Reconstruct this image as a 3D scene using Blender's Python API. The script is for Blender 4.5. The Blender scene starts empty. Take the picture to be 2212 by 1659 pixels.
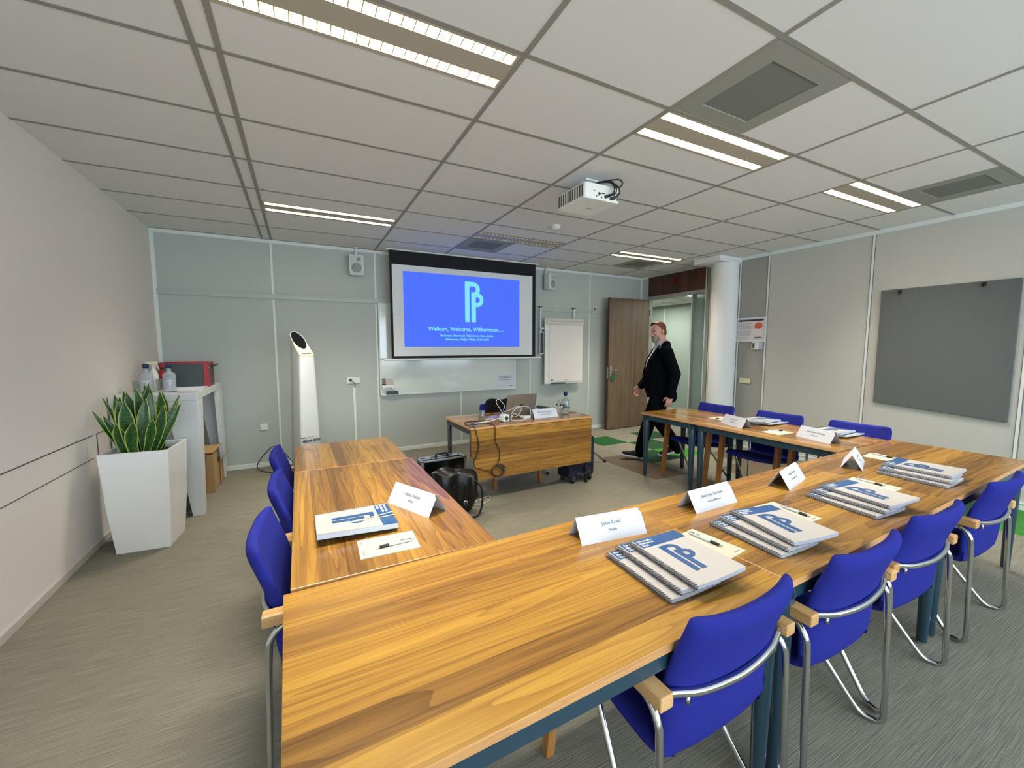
import bpy, bmesh, math, random
from mathutils import Vector, Matrix
random.seed(7)
PI = math.pi
scn = bpy.context.scene
COL = scn.collection

# ------------------------------------------------------------------ dimensions (metres)
HC = 1.481            # eye height
CZ = 2.761            # ceiling
YB = 5.814            # far wall
XL, XR = -1.395, 5.751
YF = -2.3             # wall with the windows, behind the viewpoint
T = 0.74              # table height

# ------------------------------------------------------------------ materials
def srgb(r, g, b):
    f = lambda c: (c / 255 / 12.92) if c / 255 <= 0.04045 else ((c / 255 + 0.055) / 1.055) ** 2.4
    return (f(r), f(g), f(b), 1)

def newmat(name):
    m = bpy.data.materials.new(name); m.use_nodes = True
    nt = m.node_tree
    return m, nt, nt.nodes['Principled BSDF'], nt.nodes['Material Output']

def mat(name, col, rough=0.6, metal=0.0, noise=0.0, nscale=20.0, bump=0.0, bscale=200.0, emit=None, estr=0, trans=0, ior=1.45, coat=0, sheen=0, spec=None, stretch=(1, 1, 1)):
    m, nt, b, o = newmat(name)
    c = srgb(*col)
    b.inputs['Base Color'].default_value = c
    b.inputs['Roughness'].default_value = rough
    b.inputs['Metallic'].default_value = metal
    if spec is not None: b.inputs['Specular IOR Level'].default_value = spec
    if trans: b.inputs['Transmission Weight'].default_value = trans; b.inputs['IOR'].default_value = ior
    if coat: b.inputs['Coat Weight'].default_value = coat; b.inputs['Coat Roughness'].default_value = 0.08
    if sheen: b.inputs['Sheen Weight'].default_value = sheen
    if emit: b.inputs['Emission Color'].default_value = srgb(*emit); b.inputs['Emission Strength'].default_value = estr
    if noise or bump:
        tc = nt.nodes.new('ShaderNodeTexCoord'); mp = nt.nodes.new('ShaderNodeMapping')
        mp.inputs['Scale'].default_value = stretch
        nt.links.new(tc.outputs['Object'], mp.inputs['Vector'])
    if noise:
        n = nt.nodes.new('ShaderNodeTexNoise'); n.inputs['Scale'].default_value = nscale; n.inputs['Detail'].default_value = 5
        nt.links.new(mp.outputs[0], n.inputs['Vector'])
        hs = nt.nodes.new('ShaderNodeMapRange')
        hs.inputs['From Min'].default_value = 0.25; hs.inputs['From Max'].default_value = 0.75
        hs.inputs['To Min'].default_value = 1 - noise; hs.inputs['To Max'].default_value = 1 + noise
        nt.links.new(n.outputs['Fac'], hs.inputs['Value'])
        mx = nt.nodes.new('ShaderNodeVectorMath'); mx.operation = 'SCALE'
        mx.inputs[0].default_value = c[:3]
        nt.links.new(hs.outputs[0], mx.inputs['Scale'])
        nt.links.new(mx.outputs[0], b.inputs['Base Color'])
    if bump:
        n2 = nt.nodes.new('ShaderNodeTexNoise'); n2.inputs['Scale'].default_value = bscale; n2.inputs['Detail'].default_value = 3
        nt.links.new(mp.outputs[0], n2.inputs['Vector'])
        bp = nt.nodes.new('ShaderNodeBump'); bp.inputs['Strength'].default_value = bump; bp.inputs['Distance'].default_value = 0.002
        nt.links.new(n2.outputs['Fac'], bp.inputs['Height'])
        nt.links.new(bp.outputs[0], b.inputs['Normal'])
    return m

def wood_mat(name, ramp, plank=0.085, rough=0.22, seg=9.0, axis_scale=(0.6, 10.5, 10.5), contrast=1.0, line=0.20, swap=False, bright=1.0):
    """walnut-like laminate: strips across Y with flowing grain along X of the object"""
    m, nt, b, o = newmat(name)
    N = nt.nodes.new; L = nt.links.new
    tc = N('ShaderNodeTexCoord'); oi = N('ShaderNodeObjectInfo')
    off = N('ShaderNodeMath'); off.operation = 'MULTIPLY'; off.inputs[1].default_value = 37.0
    L(oi.outputs['Random'], off.inputs[0])
    cmb = N('ShaderNodeCombineXYZ'); L(off.outputs[0], cmb.inputs[0]); L(off.outputs[0], cmb.inputs[2])
    add = N('ShaderNodeVectorMath'); add.operation = 'ADD'
    if swap:
        sx = N('ShaderNodeSeparateXYZ'); L(tc.outputs['Object'], sx.inputs[0])
        c2 = N('ShaderNodeCombineXYZ'); L(sx.outputs[swap[0]], c2.inputs[0]); L(sx.outputs[swap[1]], c2.inputs[1]); L(sx.outputs[swap[2]], c2.inputs[2])
        L(c2.outputs[0], add.inputs[0])
    else:
        L(tc.outputs['Object'], add.inputs[0])
    L(cmb.outputs[0], add.inputs[1])
    sep = N('ShaderNodeSeparateXYZ'); L(add.outputs[0], sep.inputs[0])
    # strip index
    dv = N('ShaderNodeMath'); dv.operation = 'DIVIDE'; dv.inputs[1].default_value = plank
    wob = N('ShaderNodeTexNoise'); wob.inputs['Scale'].default_value = 1.6; wob.inputs['Detail'].default_value = 1
    L(add.outputs[0], wob.inputs['Vector'])
    wm = N('ShaderNodeMath'); wm.operation = 'MULTIPLY_ADD'; wm.inputs[1].default_value = 0.0
    L(wob.outputs['Fac'], wm.inputs[0]); L(sep.outputs['Y'], wm.inputs[2])
    L(wm.outputs[0], dv.inputs[0])
    fl = N('ShaderNodeMath'); fl.operation = 'FLOOR'; L(dv.outputs[0], fl.inputs[0])
    wn = N('ShaderNodeTexWhiteNoise'); wn.noise_dimensions = '1D'; L(fl.outputs[0], wn.inputs['W'])
    # staggered strip ends
    sh = N('ShaderNodeMath'); sh.operation = 'MULTIPLY_ADD'; sh.inputs[1].default_value = 5.0
    L(wn.outputs['Value'], sh.inputs[0]); L(sep.outputs['X'], sh.inputs[2])
    dv2 = N('ShaderNodeMath'); dv2.operation = 'DIVIDE'; dv2.inputs[1].default_value = seg; L(sh.outputs[0], dv2.inputs[0])
    fl2 = N('ShaderNodeMath'); fl2.operation = 'FLOOR'; L(dv2.outputs[0], fl2.inputs[0])
    cm = N('ShaderNodeCombineXYZ'); L(fl.outputs[0], cm.inputs[0]); L(fl2.outputs[0], cm.inputs[1])
    wn2 = N('ShaderNodeTexWhiteNoise'); wn2.noise_dimensions = '3D'; L(cm.outputs[0], wn2.inputs['Vector'])
    # grain coords: offset by strip
    mo = N('ShaderNodeVectorMath'); mo.operation = 'MULTIPLY'; mo.inputs[1].default_value = axis_scale; L(add.outputs[0], mo.inputs[0])
    so = N('ShaderNodeVectorMath'); so.operation = 'SCALE'; so.inputs['Scale'].default_value = 1.3; L(wn2.outputs['Color'], so.inputs[0])
    ad2 = N('ShaderNodeVectorMath'); ad2.operation = 'ADD'; L(mo.outputs[0], ad2.inputs[0]); L(so.outputs[0], ad2.inputs[1])
    n1 = N('ShaderNodeTexNoise'); n1.inputs['Scale'].default_value = 0.8; n1.inputs['Detail'].default_value = 2.0; n1.inputs['Roughness'].default_value = 0.45; n1.inputs['Distortion'].default_value = 0.5
    L(ad2.outputs[0], n1.inputs['Vector'])
    # contour lines of the noise field make cathedral grain
    mu = N('ShaderNodeMath'); mu.operation = 'MULTIPLY'; mu.inputs[1].default_value = 15.0; L(n1.outputs['Fac'], mu.inputs[0])
    fr = N('ShaderNodeMath'); fr.operation = 'FRACT'; L(mu.outputs[0], fr.inputs[0])
    pw = N('ShaderNodeMath'); pw.operation = 'POWER'; pw.inputs[1].default_value = 2.2; L(fr.outputs[0], pw.inputs[0])
    # fine pores
    mp = N('ShaderNodeVectorMath'); mp.operation = 'MULTIPLY'; mp.inputs[1].default_value = (6, 160, 160); L(add.outputs[0], mp.inputs[0])
    n2 = N('ShaderNodeTexNoise'); n2.inputs['Scale'].default_value = 1.0; n2.inputs['Detail'].default_value = 3; L(mp.outputs[0], n2.inputs['Vector'])
    # tone = strip tone + slow noise - lines
    t1 = N('ShaderNodeMath'); t1.operation = 'MULTIPLY'; t1.inputs[1].default_value = 0.36 * contrast; L(wn2.outputs['Value'], t1.inputs[0])
    t2 = N('ShaderNodeMath'); t2.operation = 'MULTIPLY_ADD'; t2.inputs[1].default_value = 0.45; L(n1.outputs['Fac'], t2.inputs[0]); L(t1.outputs[0], t2.inputs[2])
    t3 = N('ShaderNodeMath'); t3.operation = 'MULTIPLY_ADD'; t3.inputs[1].default_value = -line; L(pw.outputs[0], t3.inputs[0]); L(t2.outputs[0], t3.inputs[2])
    t4 = N('ShaderNodeMath'); t4.operation = 'MULTIPLY_ADD'; t4.inputs[1].default_value = 0.30; L(n2.outputs['Fac'], t4.inputs[0]); L(t3.outputs[0], t4.inputs[2])
    ms = N('ShaderNodeVectorMath'); ms.operation = 'MULTIPLY'; ms.inputs[1].default_value = (axis_scale[0] * 1.6, axis_scale[1] * 3.6, axis_scale[2] * 3.6); L(add.outputs[0], ms.inputs[0])
    as_ = N('ShaderNodeVectorMath'); as_.operation = 'ADD'; L(ms.outputs[0], as_.inputs[0]); L(so.outputs[0], as_.inputs[1])
    n3 = N('ShaderNodeTexNoise'); n3.inputs['Scale'].default_value = 1.0; n3.inputs['Detail'].default_value = 4; n3.inputs['Roughness'].default_value = 0.6; n3.inputs['Distortion'].default_value = 0.8; L(as_.outputs[0], n3.inputs['Vector'])
    t5 = N('ShaderNodeMath'); t5.operation = 'MULTIPLY_ADD'; t5.inputs[1].default_value = 0.50; L(n3.outputs['Fac'], t5.inputs[0]); L(t4.outputs[0], t5.inputs[2])
    t6 = N('ShaderNodeMath'); t6.operation = 'SUBTRACT'; t6.inputs[1].default_value = 0.13; L(t5.outputs[0], t6.inputs[0])
    rp = N('ShaderNodeValToRGB'); L(t6.outputs[0], rp.inputs[0])
    el = rp.color_ramp.elements
    el[0].position = ramp[0][0]; el[0].color = srgb(*ramp[0][1])
    el[1].position = ramp[-1][0]; el[1].color = srgb(*ramp[-1][1])
    for p, c in ramp[1:-1]:
        e = el.new(p); e.color = srgb(*c)
    L(rp.outputs[0], b.inputs['Base Color'])
    b.inputs['Roughness'].default_value = rough
    return m

def streak_mat(name, col, amt, sc, rough=0.95, bump=0.6):
    m, nt, b, o = newmat(name)
    N = nt.nodes.new; L = nt.links.new
    tc = N('ShaderNodeTexCoord')
    def ns(scale, s, d=3):
        v = N('ShaderNodeVectorMath'); v.operation = 'MULTIPLY'; v.inputs[1].default_value = scale; L(tc.outputs['Object'], v.inputs[0])
        n = N('ShaderNodeTexNoise'); n.inputs['Scale'].default_value = s; n.inputs['Detail'].default_value = d; n.inputs['Roughness'].default_value = 0.6
        L(v.outputs[0], n.inputs['Vector']); return n
    a = ns(sc, 1.0); g = ns((1, 1, 1), 260.0, 2); lg = ns((1, 1, 1), 1.2, 2)
    s1 = N('ShaderNodeMath'); s1.operation = 'MULTIPLY_ADD'; s1.inputs[1].default_value = 0.6; L(g.outputs['Fac'], s1.inputs[0]); L(a.outputs['Fac'], s1.inputs[2])
    s2 = N('ShaderNodeMath'); s2.operation = 'MULTIPLY_ADD'; s2.inputs[1].default_value = 0.25; L(lg.outputs['Fac'], s2.inputs[0]); L(s1.outputs[0], s2.inputs[2])
    mr = N('ShaderNodeMapRange'); mr.inputs['From Min'].default_value = 0.62; mr.inputs['From Max'].default_value = 1.22
    mr.inputs['To Min'].default_value = 1 - amt; mr.inputs['To Max'].default_value = 1 + amt; L(s2.outputs[0], mr.inputs['Value'])
    sc2 = N('ShaderNodeVectorMath'); sc2.operation = 'SCALE'; sc2.inputs[0].default_value = srgb(*col)[:3]; L(mr.outputs[0], sc2.inputs['Scale'])
    L(sc2.outputs[0], b.inputs['Base Color']); b.inputs['Roughness'].default_value = rough
    b.inputs['Specular IOR Level'].default_value = 0.15
    bp = N('ShaderNodeBump'); bp.inputs['Strength'].default_value = bump; bp.inputs['Distance'].default_value = 0.004
    L(s1.outputs[0], bp.inputs['Height']); L(bp.outputs[0], b.inputs['Normal'])
    return m

M = {}
M['ceiling'] = mat('ceiling_tile', (224, 225, 222), 0.95, noise=0.03, nscale=300)
M['grid'] = mat('ceiling_grid', (146, 144, 134), 0.6)
M['wall_l'] = mat('wall_paint', (228, 222, 215), 0.9, noise=0.015, nscale=150)
M['wall_b'] = mat('wall_panel_grey', (180, 187, 182), 0.85, noise=0.02, nscale=220)
M['wall_r'] = mat('wall_panel_light', (190, 190, 182), 0.85, noise=0.02, nscale=220)
M['wall_r2'] = mat('wall_panel_dark', (158, 156, 148), 0.85, noise=0.02, nscale=220)
M['trim'] = mat('white_trim', (222, 228, 224), 0.45)
M['groove'] = mat('dark_groove', (96, 84, 84), 0.8)
M['white'] = mat('white_lacquer', (218, 222, 222), 0.25, coat=0.3)
M['whitep'] = mat('white_plastic', (226, 226, 220), 0.4)
M['cream'] = mat('cream_plastic', (224, 218, 178), 0.4)
M['column'] = mat('column_paint', (222, 224, 222), 0.8, noise=0.02, nscale=60)
M['carpet'] = streak_mat('carpet', (130, 127, 113), 0.42, (5, 210, 1))
M['c_green'] = streak_mat('carpet_green', (40, 88, 46), 0.3, (210, 5, 1))
M['c_lime'] = streak_mat('carpet_light_green', (62, 128, 54), 0.3, (210, 5, 1))
M['c_dark'] = streak_mat('carpet_dark_green', (40, 72, 50), 0.3, (210, 5, 1))
M['c_brown'] = streak_mat('carpet_brown', (104, 92, 76), 0.3, (210, 5, 1))
WR = [(0.16, (86, 58, 28)), (0.38, (114, 79, 38)), (0.58, (144, 103, 48)), (0.78, (172, 128, 54)), (1.0, (196, 153, 66))]
M['wood'] = wood_mat('walnut_laminate', WR, plank=0.088)
M['wood_v'] = wood_mat('walnut_panel', WR, plank=0.088, swap=('X', 'Z', 'Y'))
DR = [(0.2, (72, 56, 42)), (0.45, (98, 80, 62)), (0.7, (118, 100, 78)), (1.0, (140, 122, 98))]
M['wood_door'] = wood_mat('door_veneer', DR, plank=3.0, swap=('Z', 'X', 'Y'), rough=0.45, line=0.25, axis_scale=(0.5, 14, 14), seg=90)
M['wood_head'] = wood_mat('header_veneer', [(0.2, (40, 20, 12)), (0.6, (72, 40, 24)), (1.0, (98, 58, 34))], plank=0.1, swap=('Z', 'Y', 'X'), rough=0.4, line=0.2)
M['beech'] = wood_mat('beech', [(0.2, (168, 118, 66)), (0.6, (204, 158, 100)), (1.0, (226, 186, 130))], plank=0.5, rough=0.4, line=0.15, swap=('Y', 'X', 'Z'), axis_scale=(2, 40, 40))
M['beech_leg'] = wood_mat('beech_leg', [(0.2, (130, 82, 36)), (0.6, (166, 112, 54)), (1.0, (190, 136, 76))], plank=0.5, rough=0.4, line=0.15, swap=('Z', 'X', 'Y'), axis_scale=(2, 40, 40))
M['edge'] = wood_mat('table_edge', [(0.2, (176, 122, 72)), (0.6, (206, 154, 98)), (1.0, (222, 176, 122))], plank=0.5, rough=0.4, line=0.15, axis_scale=(2, 40, 40))
M['steel'] = mat('painted_steel', (34, 62, 76), 0.35, coat=0.2)
M['steel_d'] = mat('painted_steel_dark', (40, 48, 50), 0.4)
M['chrome'] = mat('chrome', (205, 208, 208), 0.14, metal=1)
M['alu'] = mat('aluminium', (186, 188, 188), 0.35, metal=0.9)
M['blue'] = mat('blue_fabric', (38, 44, 132), 0.9, noise=0.06, nscale=500, bump=0.3, bscale=900, sheen=0.0, spec=0.12)
M['black'] = mat('black', (18, 18, 20), 0.5)
M['blackg'] = mat('black_glossy', (12, 12, 14), 0.2)
M['leather'] = mat('black_leather', (14, 13, 13), 0.38, bump=1.0, bscale=35)
M['cloth_black'] = mat('black_cloth', (14, 14, 20), 0.95, noise=0.1, nscale=200)
M['navy'] = mat('navy_fabric', (22, 24, 52), 0.85, noise=0.08, nscale=300)
M['screen_black'] = mat('screen_border', (10, 11, 16), 0.8)
M['screen_white'] = mat('screen_fabric', (222, 226, 226), 0.9)
M['slide'] = mat('projected_slide', (20, 30, 90), 0.9, emit=(76, 112, 255), estr=0.56)
M['slide_txt'] = mat('projected_lettering', (60, 90, 120), 0.9, emit=(118, 216, 252), estr=0.62)
M['board'] = mat('whiteboard', (214, 222, 216), 0.12, coat=0.5)
M['pin'] = mat('pinboard_felt', (96, 99, 98), 0.95, noise=0.07, nscale=60, stretch=(1, 0.4, 4), bump=0.2)
M['paper'] = mat('paper', (206, 210, 219), 0.8)
M['paperc'] = mat('cream_paper', (202, 196, 174), 0.8)
M['flip'] = mat('flipchart_paper', (224, 220, 218), 0.85)
M['ink'] = mat('grey_print', (120, 128, 136), 0.8)
M['inkd'] = mat('dark_print', (52, 54, 66), 0.8)
M['cover'] = mat('book_cover', (190, 186, 183), 0.35, coat=0.12)
M['pages'] = mat('book_pages', (198, 205, 214), 0.8)
M['bookblue'] = mat('book_blue', (34, 82, 138), 0.35, coat=0.2)
M['booknavy'] = mat('book_back_cover', (36, 36, 62), 0.4)
M['wire'] = mat('spiral_wire', (120, 116, 112), 0.35, metal=0.7)
M['rubber'] = mat('yellow_elastic', (238, 232, 190), 0.6)
M['pot'] = mat('planter_white', (238, 239, 238), 0.22, coat=0.4)
M['soil'] = mat('soil', (40, 30, 24), 0.95, noise=0.4, nscale=60, bump=1, bscale=80)
def thin_glass(name, tint, gloss, milk, milkcol=(225, 232, 236)):
    m, nt, b, o = newmat(name); N = nt.nodes.new; L = nt.links.new
    tr = N('ShaderNodeBsdfTransparent'); tr.inputs[0].default_value = srgb(*tint)
    gl = N('ShaderNodeBsdfGlossy'); gl.inputs['Roughness'].default_value = 0.05
    lw = N('ShaderNodeLayerWeight'); lw.inputs['Blend'].default_value = 0.35
    ml = N('ShaderNodeMath'); ml.operation = 'MULTIPLY_ADD'; ml.inputs[1].default_value = gloss; ml.inputs[2].default_value = 0.04; L(lw.outputs['Facing'], ml.inputs[0])
    mx = N('ShaderNodeMixShader'); L(ml.outputs[0], mx.inputs[0]); L(tr.outputs[0], mx.inputs[1]); L(gl.outputs[0], mx.inputs[2])
    df = N('ShaderNodeBsdfDiffuse'); df.inputs[0].default_value = srgb(*milkcol)
    m2 = N('ShaderNodeMixShader'); m2.inputs[0].default_value = milk; L(mx.outputs[0], m2.inputs[1]); L(df.outputs[0], m2.inputs[2])
    L(m2.outputs[0], o.inputs['Surface']); return m
M['glass'] = thin_glass('clear_glass', (236, 242, 242), 0.5, 0.05)
M['water'] = thin_glass('frosted_bottle', (226, 232, 236), 0.5, 0.30)
M['pane'] = mat('window_glass', (235, 242, 242), 0.02, trans=1, ior=1.02)
M['frost'] = mat('blinds_glass', (150, 168, 164), 0.35, trans=0.35, ior=1.1, noise=0.15, nscale=1.0, stretch=(1, 1, 160))
M['cap'] = mat('navy_cap', (20, 34, 84), 0.4)
M['red'] = mat('red_plastic', (150, 18, 28), 0.35)
M['redd'] = mat('dark_red_sign', (90, 14, 18), 0.4)
M['slate'] = mat('slate_plastic', (50, 62, 66), 0.5)
M['card'] = mat('cardboard', (178, 144, 98), 0.9, noise=0.06, nscale=30)
M['bin'] = mat('bin_grey', (92, 94, 84), 0.6)
M['grille'] = mat('speaker_grille', (196, 202, 200), 0.7, noise=0.08, nscale=700)
M['vent'] = mat('vent_panel', (150, 152, 142), 0.7)
M['ventd'] = mat('vent_mesh', (118, 122, 116), 0.8, noise=0.10, nscale=900)
M['lum'] = mat('luminaire_body', (178, 170, 152), 0.45)
M['refl'] = mat('luminaire_reflector', (252, 244, 214), 0.4, metal=0.0)
M['orange'] = mat('orange_print', (206, 104, 70), 0.7)
M['greenfob'] = mat('green_key_tag', (16, 92, 52), 0.5)
M['projw'] = mat('projector_white', (232, 236, 232), 0.35)
M['slot'] = mat('vent_slots', (92, 92, 86), 0.7)
M['laptop'] = mat('laptop_silver', (168, 160, 150), 0.32, metal=0.75)
M['skin'] = mat('skin', (196, 142, 128), 0.55, noise=0.05, nscale=40)
M['hair'] = mat('hair', (104, 62, 34), 0.6, noise=0.25, nscale=90, stretch=(1, 1, 0.2), bump=0.6, bscale=150)
M['beard'] = mat('beard', (136, 124, 112), 0.8, noise=0.3, nscale=120, bump=0.8, bscale=200)
M['suit'] = mat('dark_suit', (7, 9, 16), 0.95, spec=0.08, noise=0.08, nscale=200)
M['trouser'] = mat('dark_trousers', (7, 8, 12), 0.95, spec=0.08, noise=0.08, nscale=200)
M['shirt'] = mat('grey_shirt', (176, 172, 176), 0.85, noise=0.05, nscale=300)
M['cord'] = mat('dark_cord', (58, 26, 22), 0.5)
M['violet'] = mat('violet_paper', (150, 138, 200), 0.8)
M['pink'] = mat('pink_paper', (232, 190, 180), 0.8)

# snake plant leaf: light margins, dark banded middle
def leaf_mat():
    m, nt, b, o = newmat('snake_plant_leaf')
    N = nt.nodes.new; L = nt.links.new
    uv = N('ShaderNodeUVMap'); sp = N('ShaderNodeSeparateXYZ'); L(uv.outputs[0], sp.inputs[0])
    ab = N('ShaderNodeMath'); ab.operation = 'SUBTRACT'; ab.inputs[1].default_value = 0.5; L(sp.outputs['X'], ab.inputs[0])
    aa = N('ShaderNodeMath'); aa.operation = 'ABSOLUTE'; L(ab.outputs[0], aa.inputs[0])
    st = N('ShaderNodeMapRange'); st.inputs['From Min'].default_value = 0.41; st.inputs['From Max'].default_value = 0.45; L(aa.outputs[0], st.inputs['Value'])
    cmb = N('ShaderNodeCombineXYZ')
    k1 = N('ShaderNodeMath'); k1.operation = 'MULTIPLY'; k1.inputs[1].default_value = 3; L(sp.outputs['X'], k1.inputs[0])
    k2 = N('ShaderNodeMath'); k2.operation = 'MULTIPLY'; k2.inputs[1].default_value = 26; L(sp.outputs['Y'], k2.inputs[0])
    L(k1.outputs[0], cmb.inputs[0]); L(k2.outputs[0], cmb.inputs[1])
    n = N('ShaderNodeTexNoise'); n.inputs['Scale'].default_value = 1; n.inputs['Detail'].default_value = 3; L(cmb.outputs[0], n.inputs['Vector'])
    r = N('ShaderNodeValToRGB'); r.color_ramp.elements[0].position = 0.35; r.color_ramp.elements[0].color = srgb(18, 52, 20)
    r.color_ramp.elements[1].position = 0.7; r.color_ramp.elements[1].color = srgb(60, 112, 46); L(n.outputs['Fac'], r.inputs[0])
    mx = N('ShaderNodeMix'); mx.data_type = 'RGBA'; L(st.outputs[0], mx.inputs[0]); L(r.outputs[0], mx.inputs[6]); mx.inputs[7].default_value = srgb(176, 188, 84)
    L(mx.outputs[2], b.inputs['Base Color']); b.inputs['Roughness'].default_value = 0.35
    return m
M['leaf'] = leaf_mat()

# ------------------------------------------------------------------ mesh helpers
class MB:
    def __init__(s): s.v = []; s.f = []; s.m = []; s.uv = {}
    def add(s, vs, fs, mi=0, X=None):
        n = len(s.v)
        for p in vs:
            p = Vector(p); s.v.append(X @ p if X is not None else p)
        for f in fs: s.f.append([i + n for i in f]); s.m.append(mi)
        return s
    def box(s, x0, x1, y0, y1, z0, z1, mi=0, X=None):
        vs = [(x0, y0, z0), (x1, y0, z0), (x1, y1, z0), (x0, y1, z0), (x0, y0, z1), (x1, y0, z1), (x1, y1, z1), (x0, y1, z1)]
        return s.add(vs, [(3, 2, 1, 0), (4, 5, 6, 7), (0, 1, 5, 4), (1, 2, 6, 5), (2, 3, 7, 6), (3, 0, 4, 7)], mi, X)
    def hexa(s, bot, top, mi=0, X=None):
        return s.add(list(bot) + list(top), [(3, 2, 1, 0), (4, 5, 6, 7), (0, 1, 5, 4), (1, 2, 6, 5), (2, 3, 7, 6), (3, 0, 4, 7)], mi, X)
    def quad(s, a, b, c, d, mi=0, X=None): return s.add([a, b, c, d], [(0, 1, 2, 3)], mi, X)
    def cyl(s, p0, p1, r0, r1=None, n=16, mi=0, caps=True, X=None):
        r1 = r0 if r1 is None else r1
        p0 = Vector(p0); p1 = Vector(p1); d = (p1 - p0).normalized()
        a = d.orthogonal().normalized(); b = d.cross(a)
        vs = []
        for p, r in ((p0, r0), (p1, r1)):
            for i in range(n):
                t = 2 * PI * i / n; vs.append(p + a * (r * math.cos(t)) + b * (r * math.sin(t)))
        fs = [(i, (i + 1) % n, n + (i + 1) % n, n + i) for i in range(n)]
        if caps: fs += [tuple(range(n))[::-1], tuple(range(n, 2 * n))]
        return s.add(vs, fs, mi, X)
    def tube(s, pts, r, n=10, mi=0, X=None, caps=True, rr=None):
        P = [Vector(p) for p in pts]; k = len(P); vs = []; up = None
        for i, p in enumerate(P):
            d = (P[min(i + 1, k - 1)] - P[max(i - 1, 0)]).normalized()
            if up is None: a = d.orthogonal().normalized()
            else:
                a = up - d * up.dot(d)
                a = a.normalized() if a.length > 1e-6 else d.orthogonal().normalized()
            up = a; b = d.cross(a); q = rr[i] if rr else r
            for j in range(n):
                t = 2 * PI * j / n; vs.append(p + a * (q * math.cos(t)) + b * (q * math.sin(t)))
        fs = [(i * n + j, i * n + (j + 1) % n, (i + 1) * n + (j + 1) % n, (i + 1) * n + j) for i in range(k - 1) for j in range(n)]
        if caps: fs += [tuple(range(n))[::-1], tuple(range((k - 1) * n, k * n))]
        return s.add(vs, fs, mi, X)
    def lathe(s, prof, n=24, mi=0, X=None, c=(0, 0)):
        vs = []; k = len(prof)
        for r, z in prof:
            for j in range(n):
                t = 2 * PI * j / n; vs.append((c[0] + r * math.cos(t), c[1] + r * math.sin(t), z))
        fs = [(i * n + j, i * n + (j + 1) % n, (i + 1) * n + (j + 1) % n, (i + 1) * n + j) for i in range(k - 1) for j in range(n)]
        if prof[0][0] > 1e-5: fs.append(tuple(range(n))[::-1])
        if prof[-1][0] > 1e-5: fs.append(tuple(range((k - 1) * n, k * n)))
        return s.add(vs, fs, mi, X)
    def ell(s, c, r, n=16, k=10, mi=0, X=None, R=None):
        vs = []
        for i in range(k + 1):
            ph = -PI / 2 + PI * i / k
            for j in range(n):
                t = 2 * PI * j / n
                q = Vector((r[0] * math.cos(ph) * math.cos(t), r[1] * math.cos(ph) * math.sin(t), r[2] * math.sin(ph)))
                if R is not None: q = R @ q
                vs.append(Vector(c) + q)
        fs = [(i * n + j, i * n + (j + 1) % n, (i + 1) * n + (j + 1) % n, (i + 1) * n + j) for i in range(k) for j in range(n)]
        return s.add(vs, fs, mi, X)
    def prism(s, poly, h0, h1, plane='xy', mi=0, X=None):
        g = {'xy': lambda a, b, h: (a, b, h), 'xz': lambda a, b, h: (a, h, b), 'yz': lambda a, b, h: (h, a, b)}[plane]
        n = len(poly); vs = [g(a, b, h0) for a, b in poly] + [g(a, b, h1) for a, b in poly]
        fs = [tuple(range(n))[::-1], tuple(range(n, 2 * n))] + [(i, (i + 1) % n, n + (i + 1) % n, n + i) for i in range(n)]
        return s.add(vs, fs, mi, X)
    def grid(s, fn, nu, nv, mi=0, X=None, flip=False):
        vs = [fn(i / nu, j / nv) for j in range(nv + 1) for i in range(nu + 1)]
        w = nu + 1
        fs = [(j * w + i, j * w + i + 1, (j + 1) * w + i + 1, (j + 1) * w + i) for j in range(nv) for i in range(nu)]
        if flip: fs = [f[::-1] for f in fs]
        return s.add(vs, fs, mi, X)
    def text(s, txt, size, X, mi=0, align='CENTER', bold=0.0, th=0.0004, yscale=1.0, spacing=1.0):
        c = bpy.data.curves.new('t', 'FONT'); c.body = txt; c.size = size; c.align_x = align; c.extrude = th; c.offset = bold; c.space_character = spacing
        c.resolution_u = 2
        o = bpy.data.objects.new('t', c); COL.objects.link(o)
        dg = bpy.context.evaluated_depsgraph_get(); me = bpy.data.meshes.new_from_object(o.evaluated_get(dg))
        s.add([(v.co.x, v.co.y * yscale, v.co.z) for v in me.vertices], [tuple(p.vertices) for p in me.polygons], mi, X)
        bpy.data.objects.remove(o); bpy.data.curves.remove(c); bpy.data.meshes.remove(me)
        return s
    def build(s, name, mats, parent=None, smooth=False, bevel=0.0, sub=0, fix=True, loc=None, rot=None, ang=35, solid=0):
        me = bpy.data.meshes.new(name)
        me.from_pydata([tuple(v) for v in s.v], [], s.f)
        if not isinstance(mats, (list, tuple)): mats = [mats]
        for m in mats: me.materials.append(m)
        me.polygons.foreach_set('material_index', s.m)
        if fix:
            bm = bmesh.new(); bm.from_mesh(me)
            bmesh.ops.recalc_face_normals(bm, faces=bm.faces); bm.to_mesh(me); bm.free()
        if smooth: me.polygons.foreach_set('use_smooth', [True] * len(me.polygons))
        me.update()
        o = bpy.data.objects.new(name, me); COL.objects.link(o)
        if parent: o.parent = parent
        if loc: o.location = loc
        if rot: o.rotation_euler = rot
        if solid:
            d = o.modifiers.new('s', 'SOLIDIFY'); d.thickness = solid; d.offset = 0
        if bevel:
            b = o.modifiers.new('b', 'BEVEL'); b.width = bevel; b.segments = 2; b.limit_method = 'ANGLE'; b.angle_limit = math.radians(ang)
            b.harden_normals = False
        if sub:
            d = o.modifiers.new('u', 'SUBSURF'); d.levels = sub; d.render_levels = sub
        return o

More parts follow.
